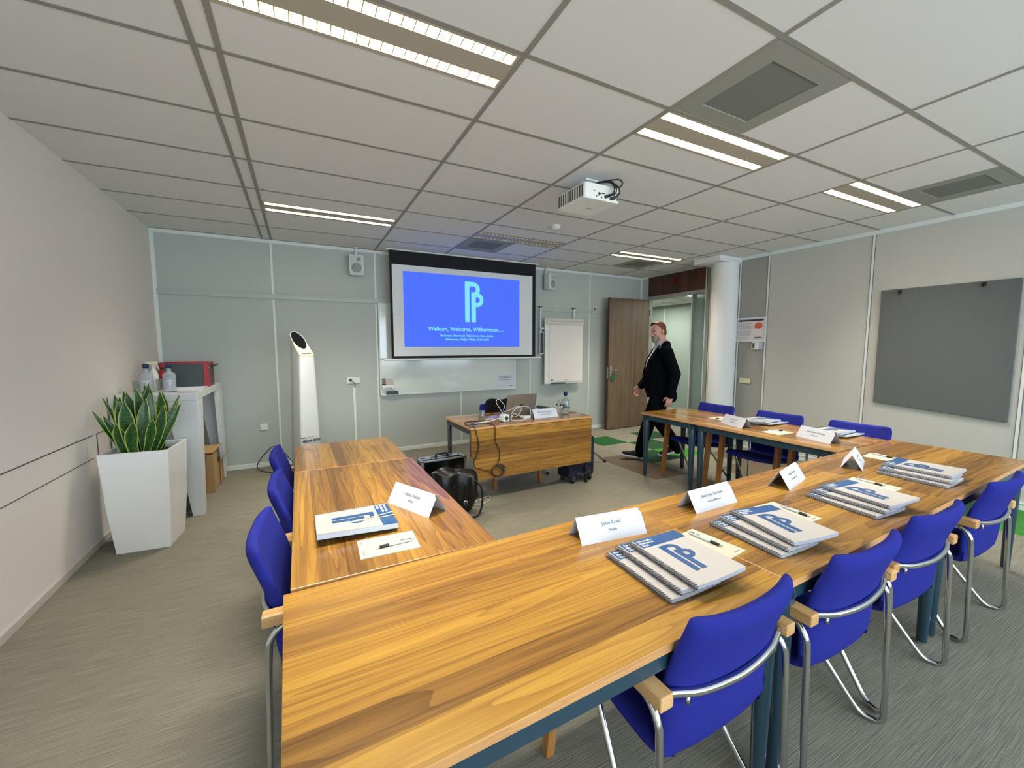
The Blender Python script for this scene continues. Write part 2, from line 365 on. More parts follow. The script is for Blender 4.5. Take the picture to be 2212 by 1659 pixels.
def tag(o, label, cat, group=None):
    o['label'] = label; o['category'] = cat
    if group: o['group'] = group
    return o
def thing(name, label, cat, loc=(0, 0, 0), rz=0, group=None):
    o = bpy.data.objects.new(name, None); COL.objects.link(o); o.empty_display_size = 0.1
    o.location = loc; o.rotation_euler = (0, 0, rz)
    return tag(o, label, cat, group)
def struct(o, label=None, cat=None):
    o['kind'] = 'structure'
    if label: o['label'] = label
    if cat: o['category'] = cat
    return o
def kids(o): return [c for c in bpy.data.objects if c.parent == o]
def copy_tree(o, parent=None):
    c = o.copy(); COL.objects.link(c); c.parent = parent
    for ch in kids(o): copy_tree(ch, c)
    return c
def dup(root, loc, rz, label, group=None):
    c = copy_tree(root); c.location = loc; c.rotation_euler = (0, 0, rz); c['label'] = label
    if group: c['group'] = group
    return c
def bez(pts, n=10):
    """smooth path through points (Catmull-Rom)"""
    P = [Vector(p) for p in pts]; P = [P[0] * 2 - P[1]] + P + [P[-1] * 2 - P[-2]]; out = []
    for i in range(1, len(P) - 2):
        for k in range(n):
            t = k / n
            out.append(0.5 * ((2 * P[i]) + (P[i + 1] - P[i - 1]) * t + (2 * P[i - 1] - 5 * P[i] + 4 * P[i + 1] - P[i + 2]) * t * t + (3 * P[i] - P[i - 1] - 3 * P[i + 1] + P[i + 2]) * t ** 3))
    out.append(P[-2]); return out
def TX(loc, rx=0, ry=0, rz=0): return Matrix.Translation(loc) @ Matrix.Rotation(rz, 4, 'Z') @ Matrix.Rotation(ry, 4, 'Y') @ Matrix.Rotation(rx, 4, 'X')

# ------------------------------------------------------------------ camera
cam = bpy.data.cameras.new('camera'); co = bpy.data.objects.new('camera', cam); COL.objects.link(co)
yaw, pitch, roll = 0.47658, -0.09141, -0.00136
f = Vector((math.sin(yaw) * math.cos(pitch), math.cos(yaw) * math.cos(pitch), math.sin(pitch)))
rt0 = Vector((math.cos(yaw), -math.sin(yaw), 0)); up0 = rt0.cross(f)
rt = rt0 * math.cos(roll) + up0 * math.sin(roll); up = up0 * math.cos(roll) - rt0 * math.sin(roll)
R = Matrix((rt, up, -f)).transposed().to_4x4()
co.matrix_world = Matrix.Translation((0, 0, HC)) @ R
cam.sensor_width = 36; cam.lens = 881.7 / 2212 * 36; cam.clip_start = 0.02; cam.clip_end = 60
scn.camera = co

#@@ROOM
# ------------------------------------------------------------------ room shell
# floor: 0.5 m carpet tiles, one mesh
fl = MB(); cols = {}
for key, v in {(3.95, 4.70): 1, (4.45, 4.20): 3, (4.95, 4.70): 3, (3.95, 3.70): 3, (4.45, 3.70): 2, (3.45, 3.70): 4, (3.45, 3.20): 4, (4.45, 2.70): 4, (4.95, 2.70): 4,
               (4.95, 0.70): 2, (5.45, 0.70): 2, (5.45, 1.20): 3, (4.95, 1.20): 3, (4.95, 3.2): 4}.items():
    cols[(round((key[0] - 0.45) / 0.5), round((key[1] - 0.2) / 0.5))] = v
for i in range(-4, 16):
    for j in range(-6, 14):
        x0 = 0.45 + i * 0.5; y0 = 0.2 + j * 0.5
        fl.quad((x0, y0, 0), (x0 + 0.5, y0, 0), (x0 + 0.5, y0 + 0.5, 0), (x0, y0 + 0.5, 0), cols.get((i, j), 0))
fo = fl.build('floor', [M['carpet'], M['c_green'], M['c_lime'], M['c_dark'], M['c_brown']], fix=False)
struct(fo, 'grey beige carpet with green and brown tiles near the door', 'floor')

GX = [-0.349, -0.258, 0.935, 1.830, 3.015, 3.908, 5.104]
GY = [1.096 + 0.5848 * k for k in range(-6, 9)]
# luminaires (x0,x1,y0,y1,on) and vents
LUM = [(-0.248, 0.925, 1.690, 1.965, 1), (1.840, 3.005, 1.690, 1.965, 1), (3.918, 5.094, 1.690, 1.965, 1),
       (-0.248, 0.925, 4.325, 4.600, 1), (1.840, 3.005, 4.325, 4.600, 0), (3.918, 5.094, 4.325, 4.600, 1)]
VEN = [(1.840, 2.430, 1.105, 1.672), (4.50, 5.094, 1.105, 1.672), (1.840, 2.430, 4.615, 5.180), (4.45, 5.04, 4.615, 5.180)]
holes = [(a, b, c, d) for a, b, c, d, e in LUM] + VEN
xs = sorted({XL - 0.05, XR + 0.05} | {v for h in holes for v in h[:2]}); ys = sorted({YF - 0.05, YB + 0.05} | {v for h in holes for v in h[2:]})
ce = MB()
for i in range(len(xs) - 1):
    for j in range(len(ys) - 1):
        cx = (xs[i] + xs[i + 1]) / 2; cy = (ys[j] + ys[j + 1]) / 2
        if any(h[0] < cx < h[1] and h[2] < cy < h[3] for h in holes): continue
        ce.box(xs[i], xs[i + 1], ys[j], ys[j + 1], CZ, CZ + 0.02)
struct(ce.build('ceiling', M['ceiling']), 'suspended ceiling of off-white tiles', 'ceiling')
g = MB()
w = 0.012
def gbar(x0, x1, y0, y1, d=0.0): g.box(x0, x1, y0, y1, CZ - 0.003 + d, CZ + 0.002 + d)
for k, x in enumerate(GX):
    ww = 0.013 if k < 2 else w
    if k == 0: ww = 0.012
    gbar(x - ww, x + ww, YF, YB)
for y in GY:
    if y > YB: continue
    segs = [(XL, XR)]
    gbar(XL, XR, y - w, y + w, 0.0006)
struct(g.build('trim_1', M['grid']), 'grey T-bar grid between the ceiling tiles', 'ceiling grid')

# walls
wl = MB(); wl.box(XL - 0.12, XL, YF - 0.1, YB + 0.12, 0, CZ + 0.1)
struct(wl.build('wall_left', M['wall_l']), 'plain warm white left wall', 'wall')
gr = MB()
gr.box(XL - 0.001, XL + 0.003, YF, 4.07, 0.828, 0.834); gr.box(XL - 0.001, XL + 0.003, YF, 4.05, 0.660, 0.664)
gr.box(XL - 0.001, XL + 0.003, 4.126, 4.136, 0.672, 0.832); gr.box(XL - 0.001, XL + 0.003, 4.13, 5.7, 0.828, 0.832)
struct(gr.build('trim_2', M['groove']), 'thin dark seams of the wall duct on the left wall', 'trim')
wb = MB(); wb.box(XL - 0.1, XR + 0.12, YB, YB + 0.12, 0, CZ + 0.1)
struct(wb.build('wall_back', M['wall_b']), 'grey panelled far wall behind the projection screen', 'wall')
t3 = MB()
for x in (-0.266, 0.932, 2.131, 3.33, 4.53):
    t3.box(x - 0.011, x + 0.011, YB - 0.006, YB + 0.01, 0.06, 2.055); t3.box(x - 0.011, x + 0.011, YB - 0.006, YB + 0.01, 2.12, 2.725)
t3.box(XL, XR, YB - 0.012, YB + 0.01, 2.722, CZ - 0.001)
t3.box(XL, XL + 0.035, YB - 0.012, YB + 0.01, 0.05, 2.722); t3.box(XR - 0.035, XR, YB - 0.012, YB + 0.01, 0.05, 2.722)
struct(t3.build('trim_3', M['trim']), 'white joint strips and ceiling trim on the far wall', 'trim')
r4 = MB()
r4.box(XL + 0.03, XR - 0.04, YB - 0.022, YB, 2.062, 2.118); r4.box(XL + 0.03, XR - 0.04, YB - 0.03, YB - 0.02, 2.062, 2.070); r4.box(XL + 0.03, XR - 0.04, YB - 0.03, YB - 0.02, 2.110, 2.118)
struct(r4.build('trim_4', mat('hanging_rail', (176, 184, 178), 0.4)), 'horizontal hanging rail along the far wall', 'trim')
bb = MB(); bb.box(XL, XR, YB - 0.014, YB + 0.01, 0, 0.055)
struct(bb.build('baseboard_back', M['trim'], bevel=0.003), 'white skirting along the far wall', 'baseboard')
bl = MB(); bl.box(XL - 0.01, XL + 0.012, YF, YB, 0, 0.05)
struct(bl.build('baseboard_left', mat('skirting', (196, 192, 182), 0.5), bevel=0.003), 'low skirting along the left wall', 'baseboard')

# right wall: solid part, doorway y 4.40..5.66
wr = MB()
wr.box(XR, XR + 0.12, YF - 0.1, 3.455, 0, CZ + 0.1, 0); wr.box(XR, XR + 0.12, 3.455, 4.40, 0, CZ + 0.1, 1)
wr.box(XR, XR + 0.12, 5.66, YB + 0.12, 0, CZ + 0.1, 2); wr.box(XR, XR + 0.12, 4.40, 5.66, 2.735, CZ + 0.1, 2)
struct(wr.build('wall_right', [M['wall_r'], M['wall_r2'], M['wall_b']]), 'pale panelled right wall with the doorway', 'wall')
hd = MB(); hd.box(XR + 0.005, XR + 0.07, 4.425, 5.645, 2.385, 2.735)
struct(hd.build('trim_5', M['wood_head']), 'dark wood panel above the doorway', 'trim')
ds = MB(); ds.box(XR - 0.02, XR + 0.004, 5.02, 5.17, 2.56, 2.66)
tag(ds.build('exit_detector', M['redd'], bevel=0.006), 'small dark red box on the wood panel above the doorway', 'alarm box')
df = MB()
for y0, y1 in ((4.40, 4.435), (5.625, 5.665), (4.665, 4.70)): df.box(XR - 0.01, XR + 0.10, y0, y1, 0, 2.335)
df.box(XR - 0.012, XR + 0.10, 4.40, 5.665, 2.33, 2.388)
df.box(XR - 0.012, XR + 0.06, 4.36, 4.40, 0, CZ - 0.001)
struct(df.build('trim_6', mat('door_frame_grey', (150, 156, 150), 0.45), bevel=0.003), 'grey frame around the doorway and its glass strip', 'door frame')
dh = MB()
for y0 in (4.325, 4.412, 4.672, 5.63): dh.box(XR - 0.022, XR - 0.008, y0, y0 + 0.014, 0, 2.34 if y0 > 4.5 else 2.74)
struct(dh.build('trim_7', M['trim']), 'narrow white strips on the door frame', 'trim')
sg = MB(); sg.box(XR + 0.045, XR + 0.05, 4.435, 4.665, 0.03, 2.33)
struct(sg.build('window_1', M['frost'], solid=0), 'tall narrow glass strip with fine blinds beside the doorway', 'window')
t8 = MB()
for y in (2.305, 3.455, 3.86, 1.14, -0.05):
    t8.box(XR - 0.008, XR + 0.01, y - 0.010, y + 0.010, 0.06, 2.715)
t8.box(XR - 0.012, XR + 0.01, YF, 3.885, 2.715, CZ - 0.001); t8.box(XR - 0.012, XR + 0.01, 5.66, YB, 2.715, CZ - 0.001)
struct(t8.build('trim_8', M['trim']), 'white joint strips and ceiling trim on the right wall', 'trim')
t9 = MB()  # shadow along the wall joints, drawn as thin dark strips
for y in (2.305, 3.455, 3.86, 1.14):
    t9.box(XR - 0.004, XR + 0.01, y - 0.017, y - 0.010, 0.06, 2.715); t9.box(XR - 0.004, XR + 0.01, y + 0.010, y + 0.015, 0.06, 2.715)
struct(t9.build('trim_9', mat('joint_shadow', (120, 116, 106), 0.8)), 'painted shadow lines beside the joint strips on the right wall', 'trim')
br = MB(); br.box(XR - 0.014, XR + 0.01, YF, 4.36, 0, 0.055); br.box(XR - 0.020, XR + 0.01, YF, 4.36, 0.055, 0.068)
struct(br.build('baseboard_right', M['trim']), 'white skirting along the right wall', 'baseboard')
# round column and bulkhead
cl = MB(); cl.cyl((5.615, 4.01, 0), (5.615, 4.01, 2.69), 0.178, n=48, caps=False)
struct(cl.build('trim_10', M['column'], smooth=True), 'round white column standing between doorway and notice holder', 'column')
cb = MB(); cb.box(5.27, XR + 0.001, 3.862, 4.285, 2.685, CZ - 0.001)
struct(cb.build('trim_11', M['column'], bevel=0.004), 'white boxed head above the round column', 'column head')

# wall with windows behind the viewpoint
wf = MB()
wins = [(-1.0, 0.9), (1.3, 3.2), (3.6, 5.5)]
xprev = XL - 0.1
for a, b in wins:
    wf.box(xprev, a, YF - 0.12, YF, 0, CZ + 0.1); wf.box(a, b, YF - 0.12, YF, 0, 0.85); wf.box(a, b, YF - 0.12, YF, 2.5, CZ + 0.1); xprev = b
wf.box(xprev, XR + 0.12, YF - 0.12, YF, 0, CZ + 0.1)
struct(wf.build('wall_front', M['wall_l']), 'white window wall', 'wall')
for k, (a, b) in enumerate(wins):
    q = MB()
    for x0, x1, z0, z1 in ((a, a + 0.05, 0.85, 2.5), (b - 0.05, b, 0.85, 2.5), (a, b, 0.85, 0.9), (a, b, 2.45, 2.5), ((a + b) / 2 - 0.03, (a + b) / 2 + 0.03, 0.85, 2.5)):
        q.box(x0, x1, YF - 0.09, YF - 0.03, z0, z1)
    wo = q.build('window_%d' % (k + 2), M['trim']); struct(wo, 'white framed window of the window wall', 'window')
    L_ = bpy.data.lights.new('daylight', 'AREA'); L_.shape = 'RECTANGLE'; L_.size = b - a - 0.1; L_.size_y = 1.5
    L_.energy = 40; L_.color = (0.76, 0.88, 1.0)
    lo = bpy.data.objects.new('daylight', L_); COL.objects.link(lo); lo.location = ((a + b) / 2, YF - 0.10, 1.68); lo.rotation_euler = (PI / 2 - 0.1, 0, 0)

# corridor beyond the doorway
cw = MB(); cw.box(7.6, 7.7, 2.6, 8.2, 0, 2.9); cw.box(XR + 0.13, 7.7, 8.1, 8.2, 0, 2.9); cw.box(XR + 0.13, 7.7, 2.5, 2.6, 0, 2.9)
cw.box(XR + 0.12, 5.95, 5.93, 8.2, 0, 2.9)
struct(cw.build('wall_corridor', mat('corridor_wall', (168, 184, 176), 0.85)), 'grey green corridor wall seen through the doorway', 'wall')
cc = MB(); cc.box(XR + 0.12, 7.62, 2.55, 8.15, 2.42, 2.46)
struct(cc.build('ceiling_corridor', M['ceiling']), 'corridor ceiling seen through the doorway', 'ceiling')
ct = MB()
for y in (5.2, 5.8, 6.4, 7.0, 7.6): ct.box(XR + 0.12, 7.6, y - 0.007, y + 0.007, 2.416, 2.421)
for x in (6.5, 7.1): ct.box(x - 0.007, x + 0.007, 2.6, 8.1, 2.416, 2.421)
ct.box(7.56, 7.6, 2.6, 8.1, 2.36, 2.42)
struct(ct.build('trim_12', M['grid']), 'grid lines of the corridor ceiling', 'ceiling grid')
cj = MB(); cj.box(7.594, 7.601, 6.93, 6.95, 0.06, 2.36); cj.box(7.588, 7.601, 2.6, 8.1, 0, 0.06); cj.box(7.594, 7.601, 5.73, 5.75, 0.06, 2.36)
struct(cj.build('trim_13', M['trim']), 'joint strip and skirting of the corridor wall', 'trim')
cfl = MB()
cfl.box(XR + 0.0, 8, 2.5, 8.2, -0.02, -0.001)
struct(cfl.build('floor_corridor', M['carpet']), 'carpet of the corridor', 'floor')
ol = MB(); ol.box(6.35, 6.65, 5.05, 5.35, 2.405, 2.418); ol.box(6.37, 6.63, 5.07, 5.33, 2.402, 2.406, 1)
olo = ol.build('corridor_light', [M['trim'], mat('lamp_lit', (255, 255, 255), 0.5, emit=(255, 250, 235), estr=6)])
tag(olo, 'bright ceiling lamp glimpsed through the glass strip beside the doorway', 'light')
for y in (4.4, 6.6):
    L_ = bpy.data.lights.new('corridor_lamp', 'AREA'); L_.shape = 'RECTANGLE'; L_.size = 0.5; L_.size_y = 0.5; L_.energy = 16; L_.color = (1, 0.95, 0.86)
    lo = bpy.data.objects.new('corridor_lamp', L_); COL.objects.link(lo); lo.location = (6.7, y, 2.39)

# ------------------------------------------------------------------ luminaires
def luminaire(x0, x1, y0, y1, on, label):
    t = thing('ceiling_light', label, 'ceiling light', ((x0 + x1) / 2, (y0 + y1) / 2, CZ), group='recessed twin tube ceiling lights')
    hx = (x1 - x0) / 2; hy = (y1 - y0) / 2
    s0, s1 = 0.018, 0.078        # slot distance from the edge of the housing
    b = MB(); z = 0.0
    for a, c in ((-hy, -hy + s0), (-hy + s1, hy - s1), (hy - s0, hy)): b.box(-hx + 0.012, hx - 0.012, a, c, -0.002, 0.012)
    for sx in (-1, 1): b.box(min(sx * hx, sx * (hx - 0.012)), max(sx * hx, sx * (hx - 0.012)), -hy, hy, -0.002, 0.012)
    b.box(-hx, hx, -hy, hy, 0.085, 0.09)
    b.box(-hx, hx, -hy - 0.004, -hy, -0.002, 0.09); b.box(-hx, hx, hy, hy + 0.004, -0.002, 0.09); b.box(-hx - 0.004, -hx, -hy, hy, -0.002, 0.09); b.box(hx, hx + 0.004, -hy, hy, -0.002, 0.09)
    b.build('housing', M['lum'], t)
    for sg_ in (-1, 1):
        yc = sg_ * (hy - (s0 + s1) / 2); w2 = (s1 - s0) / 2
        q = MB()
        q.quad((-hx + 0.012, yc - w2, 0.004), (hx - 0.012, yc - w2, 0.004), (hx - 0.012, yc - w2 + 0.008, 0.06), (-hx + 0.012, yc - w2 + 0.008, 0.06))
        q.quad((-hx + 0.012, yc + w2, 0.004), (hx - 0.012, yc + w2, 0.004), (hx - 0.012, yc + w2 - 0.008, 0.06), (-hx + 0.012, yc + w2 - 0.008, 0.06))
        q.quad((-hx + 0.012, yc - w2, 0.06), (hx - 0.012, yc - w2, 0.06), (hx - 0.012, yc + w2, 0.06), (-hx + 0.012, yc + w2, 0.06))
        n = 23
        for k in range(n + 1):
            x = -hx + 0.014 + (2 * hx - 0.028) * k / n
            q.box(x - 0.0026, x + 0.0026, yc - w2, yc + w2, 0.0, 0.026, 1)
        q.build('louvre_tray', [M['refl'], M['louvre']], t, fix=False)
        tb = MB(); tb.cyl((-hx + 0.03, yc, 0.046), (hx - 0.03, yc, 0.046), 0.011, n=12)
        if on: tb.build('tube', M['tube_on'], t, smooth=True)
        else: tb.build('tube', M['whitep'], t, smooth=True)
        if on:
            L_ = bpy.data.lights.new('tube_light', 'AREA'); L_.shape = 'RECTANGLE'; L_.size = 2 * hx - 0.06; L_.size_y = 0.03
            L_.energy = LUMW; L_.color = (1.0, 0.92, 0.79); L_.spread = math.radians(114)
            lo = bpy.data.objects.new('tube_light', L_); COL.objects.link(lo)
            lo.location = ((x0 + x1) / 2, (y0 + y1) / 2 + yc, CZ + 0.033)
    return t
LUMW = 12.0
M['louvre'] = mat('louvre_blade', (196, 184, 150), 0.4)
M['tube_on'] = mat('lit_tube', (255, 255, 255), 0.5, emit=(255, 232, 180), estr=7)
LL = ['lit twin tube ceiling light closest to the camera, upper left', 'lit twin tube ceiling light next to the large ceiling vent', 'lit twin tube ceiling light nearest the right wall',
      'lit twin tube ceiling light in the far row left of the screen', 'unlit twin tube ceiling light directly in front of the screen, tinted blue', 'lit twin tube ceiling light in the far row near the doorway']
for a, l in zip(LUM, LL): luminaire(*a, l)
VL = ['large square grey air vent beside the middle ceiling light', 'square grey air vent near the top of the right wall', 'square grey air vent next to the unlit ceiling light over the screen', 'square grey air vent in the ceiling near the doorway']
for (x0, x1, y0, y1), l in zip(VEN, VL):
    t = thing('air_vent', l, 'air vent', ((x0 + x1) / 2, (y0 + y1) / 2, CZ), group='ceiling air vents')
    hx = (x1 - x0) / 2; hy = (y1 - y0) / 2; q = MB(); i = 0.185
    q.box(-hx, hx, -hy, -i, -0.001, 0.01); q.box(-hx, hx, i, hy, -0.001, 0.01); q.box(-hx, -i, -i, i, -0.001, 0.01); q.box(i, hx, -i, i, -0.001, 0.01)
    q.box(-hx, hx, -hy, hy, 0.05, 0.055)
    q.build('panel', M['vent'], t)
    q = MB(); q.box(-i, i, -i, i, 0.003, 0.006); q.build('mesh_grille', M['ventd'], t)
sd = MB(); sd.lathe([(0.001, -0.045), (0.03, -0.043), (0.045, -0.03), (0.048, -0.012), (0.055, -0.010), (0.055, 0.0)], 24)
tag(sd.build('smoke_detector', M['whitep'], smooth=True, loc=(2.463, 3.759, CZ)), 'small round smoke detector on the ceiling beyond the projector', 'smoke detector')

# world: pale sky outside the windows
wd = bpy.data.worlds.new('world'); scn.world = wd; wd.use_nodes = True
bg = wd.node_tree.nodes['Background']; bg.inputs[0].default_value = (0.75, 0.87, 1, 1); bg.inputs[1].default_value = 1.0

# ------------------------------------------------------------------ tables
def table(name, label, loc, rz, L, W, group=None, legs=((0, 0), (1, 0), (0, 1), (1, 1)), edge='edge', seam=None):
    """origin = front left corner on the floor, length along local X, depth along local Y"""
    t = thing(name, label, 'table', loc, rz, group)
    b = MB(); b.box(0.001, L - 0.001, 0, W, T - 0.024, T)
    o = b.build('tabletop', [M['wood'], M['edge']], t, bevel=0.0015)
    for p in o.data.polygons:
        if abs(p.normal.z) < 0.5: p.material_index = 1
    q = MB(); i = 0.012; h0 = T - 0.078; h1 = T - 0.024
    q.box(0.03, L - 0.03, i, i + 0.03, h0, h1); q.box(0.03, L - 0.03, W - i - 0.03, W - i, h0, h1)
    q.box(0.02, 0.05, i, W - i, h0, h1); q.box(L - 0.05, L - 0.02, i, W - i, h0, h1)
    q.build('frame', M['steel'], t, bevel=0.002)
    for a, c in legs:
        x = 0.048 if a == 0 else L - 0.048; y = 0.045 if c == 0 else W - 0.045
        l = MB(); l.cyl((x, y, 0.012), (x, y, T - 0.026), 0.021, 0.034, 20); lg = l.build('leg', M['steel'], t, smooth=True, bevel=0.002, ang=50)
        ft = MB(); ft.cyl((x, y, 0), (x, y, 0.012), 0.019, 0.019, 16); ft.build('foot', M['chrome'], lg)
    if seam is not None:
        s = MB(); s.box(seam[0], seam[1], seam[2], seam[3], T - 0.001, T + 0.0004); s.build('flap_seam', M['edge'], t)
    return t
a = math.radians(1.5); ca, sa = math.cos(a), math.sin(a)
NX, NY, NL = -0.06, 0.648, 1.406
table('folding_table', 'wooden table of the near row closest to the camera, with an empty left end', (NX, NY, 0), a, NL, 0.70, 'wooden tables of the U-shaped setup')
table('folding_table', 'wooden meeting table in the middle of the near row', (NX + NL * ca, NY + NL * sa, 0), a, NL, 0.70, 'wooden tables of the U-shaped setup')
table('folding_table', 'wooden meeting table at the right end of the near row', (NX + 2 * NL * ca, NY + 2 * NL * sa, 0), a, NL, 0.70, 'wooden tables of the U-shaped setup')
# left arm: length runs along world Y -> rotate 90
table('folding_table', 'long wooden table of the left arm with one thick spiral book on it', (0.636, 1.369, 0), PI / 2 + 0.004, 1.324, 0.695, 'wooden tables of the U-shaped setup')
table('folding_table', 'square wooden table at the far end of the left arm, before the white tower', (0.612, 2.705, 0), PI / 2 + 0.01, 0.715, 0.675, 'wooden tables of the U-shaped setup')
table('folding_table', 'long wooden table of the right arm holding two name cards', (4.10, 1.468, 0), PI / 2 + 0.002, 1.222, 0.70, 'wooden tables of the U-shaped setup')
table('folding_table', 'square wooden table at the far end of the right arm, beside the walking man', (4.10, 2.700, 0), PI / 2 + 0.002, 0.705, 0.70, 'wooden tables of the U-shaped setup')
# presenter's desk with its front flap hanging down
t = thing('presenter_desk', 'wooden presenter desk with its front flap hanging down, facing the tables', 'desk', (1.350, 3.435, 0), math.radians(1.0))
b = MB(); b.box(0, 1.40, 0, 0.70, T - 0.024, T); o = b.build('tabletop', [M['wood'], M['edge']], t, bevel=0.0015)
for p in o.data.polygons:
    if abs(p.normal.z) < 0.5: p.material_index = 1
b = MB(); b.box(0.004, 1.396, -0.006, 0.016, 0.238, T - 0.028); b.build('flap', M['wood_v'], t, bevel=0.0015)
b = MB(); b.box(0.03, 1.37, 0.03, 0.06, T - 0.075, T - 0.024); b.box(0.03, 1.37, 0.655, 0.685, T - 0.075, T - 0.024); b.box(0.01, 0.04, 0.02, 0.69, T - 0.075, T - 0.024); b.box(1.36, 1.39, 0.02, 0.69, T - 0.075, T - 0.024)
b.build('frame', M['steel_d'], t)
for x, y in ((0.03, 0.05), (1.37, 0.05), (0.03, 0.66), (1.37, 0.66)):
    l = MB(); l.cyl((x, y, 0), (x, y, T - 0.026), 0.018, 0.024, 16); l.build('leg', M['steel_d'], t, smooth=True)
b = MB(); b.cyl((0.10, 0.16, T), (0.10, 0.16, T + 0.004), 0.04, n=24); b.build('cable_grommet', M['cap'], t, bevel=0.001)

# ------------------------------------------------------------------ chairs
PROF = [(-0.298, 0.828), (-0.308, 0.814), (-0.288, 0.752), (-0.260, 0.68), (-0.241, 0.60), (-0.231, 0.52), (-0.225, 0.45), (-0.216, 0.410), (-0.186, 0.390), (-0.13, 0.392), (-0.04, 0.405), (0.07, 0.424), (0.15, 0.438), (0.205, 0.440), (0.222, 0.424)]
WID = [0.415, 0.442, 0.455, 0.462, 0.464, 0.460, 0.455, 0.452, 0.455, 0.458, 0.460, 0.460, 0.460, 0.455, 0.42]
def make_shell():
    n = len(PROF); NU = 10; b = MB(); V = []
    def nrm(i):
        a = Vector((PROF[max(i - 1, 0)][0], PROF[max(i - 1, 0)][1])); c = Vector((PROF[min(i + 1, n - 1)][0], PROF[min(i + 1, n - 1)][1]))
        d = (c - a).normalized(); return Vector((d.y * -1, d.x))  # sitter side normal
    for side in (1, -1):
        for i in range(n):
            y, z = PROF[i]; nn = nrm(i); w = WID[i] / 2
            back = 1.0 if i < 6 else max(0, 1 - (i - 5) / 4.0)
            for j in range(NU + 1):
                u = -1 + 2 * j / NU
                th = 0.023 * (1 - abs(u) ** 8 * 0.35) * (0.6 if i in (0, n - 1) else 1.0)
                bow = (0.020 * u * u + 0.012 * u ** 6) * back
                px = u * w
                py = y + nn.x * th * side + bow; pz = z + nn.y * th * side - (0.010 * (1 - u * u) if i < 2 else 0) + (0.012 * abs(u) ** 2 * (1 - back))
                V.append((px, py, pz))
    k = NU + 1
    F = []
    for i in range(n - 1):
        for j in range(NU):
            F.append((i * k + j, i * k + j + 1, (i + 1) * k + j + 1, (i + 1) * k + j))
            o = n * k
            F.append((o + i * k + j + 1, o + i * k + j, o + (i + 1) * k + j, o + (i + 1) * k + j + 1))
    for i in range(n - 1):
        for j in (0, NU):
            a_, b_ = i * k + j, (i + 1) * k + j; c_, d_ = b_ + n * k, a_ + n * k
            F.append((a_, b_, c_, d_) if j == 0 else (d_, c_, b_, a_))
    for i in (0, n - 1):
        for j in range(NU):
            a_, b_ = i * k + j, i * k + j + 1; c_, d_ = b_ + n * k, a_ + n * k
            F.append((a_, b_, c_, d_))
    b.add(V, F); return b
def make_chair(name, label, group):
    t = thing(name, label, 'chair', (0, 0, 0), 0, group)
    full = make_shell()
    # split the padded shell into backrest and seat at the bend
    me_o = full.build('backrest', M['blue'], t, smooth=True)
    bm = bmesh.new(); bm.from_mesh(me_o.data); bm2 = bm.copy()
    cut = [fa for fa in bm.faces if fa.calc_center_median().y > -0.205 and fa.calc_center_median().z < 0.47]
    bmesh.ops.delete(bm, geom=cut, context='FACES'); bm.to_mesh(me_o.data); bm.free()
    keep = [fa for fa in bm2.faces if not (fa.calc_center_median().y > -0.205 and fa.calc_center_median().z < 0.47)]
    bmesh.ops.delete(bm2, geom=keep, context='FACES')
    sm = bpy.data.meshes.new('seat'); bm2.to_mesh(sm); bm2.free(); sm.materials.append(M['blue'])
    so = bpy.data.objects.new('seat', sm); COL.objects.link(so); so.parent = t
    for o in (me_o, so):
        d = o.modifiers.new('u', 'SUBSURF'); d.levels = 1; d.render_levels = 2; d.boundary_smooth = 'PRESERVE_CORNERS'
    bar = MB(); pts = [(-0.250, -0.236, 0.620), (-0.22, -0.246, 0.616), (-0.14, -0.267, 0.607), (0, -0.278, 0.602), (0.14, -0.267, 0.607), (0.22, -0.246, 0.616), (0.250, -0.236, 0.620)]
    bar.tube(bez(pts, 5), 0.0112, 12)
    for s in (-1, 1): bar.cyl((s * 0.19, -0.258, 0.602), (s * 0.19, -0.258, 0.582), 0.006, n=8)
    bar.build('back_bar', M['chrome'], t, smooth=True)
    for s in (-1, 1):
        ar = MB(); x0 = s * 0.247; x1 = s * 0.292
        ar.hexa([(min(x0, x1), -0.262, 0.602), (max(x0, x1), -0.262, 0.602), (max(x0, x1), 0.225, 0.612), (min(x0, x1), 0.225, 0.612)],
                [(min(x0, x1), -0.262, 0.640), (max(x0, x1), -0.262, 0.640), (max(x0, x1), 0.215, 0.652), (min(x0, x1), 0.215, 0.652)])
        ar.build('armrest', M['beech'], t, bevel=0.004)
        lg = MB(); xa, xb = s * 0.252, s * 0.287
        lo_, hi_ = min(xa, xb), max(xa, xb)
        lg.hexa([(lo_, 0.235, 0), (hi_, 0.235, 0), (hi_, 0.270, 0), (lo_, 0.270, 0)], [(lo_, 0.160, 0.612), (hi_, 0.160, 0.612), (hi_, 0.222, 0.612), (lo_, 0.222, 0.612)])
        lg.build('front_leg', M['beech_leg'], t, bevel=0.003)
        rl = MB()
        P = bez([(s * 0.268, -0.13, 0.600), (s * 0.270, -0.20, 0.590), (s * 0.274, -0.238, 0.555), (s * 0.276, -0.248, 0.50), (s * 0.279, -0.254, 0.30), (s * 0.282, -0.262, 0.06), (s * 0.280, -0.252, 0.020), (s * 0.272, -0.225, 0.0125), (s * 0.262, -0.195, 0.020), (s * 0.250, -0.15, 0.07), (s * 0.215, 0.02, 0.30), (s * 0.195, 0.11, 0.413)], 6)
        rl.tube(P, 0.0105, 10); rl.build('rear_leg', M['chrome'], t, smooth=True)
    fr = MB(); fr.cyl((-0.20, 0.105, 0.405), (0.20, 0.105, 0.405), 0.009, n=10); fr.build('seat_frame', M['chrome'], t, smooth=True)
    return t
CG = 'blue conference chairs around the tables'
ch0 = make_chair('conference_chair', 'blue chair closest to the camera, front left of the near row', CG)
ch0.location = (1.015, 0.905, 0); ch0.rotation_euler = (0, 0, 0.02)
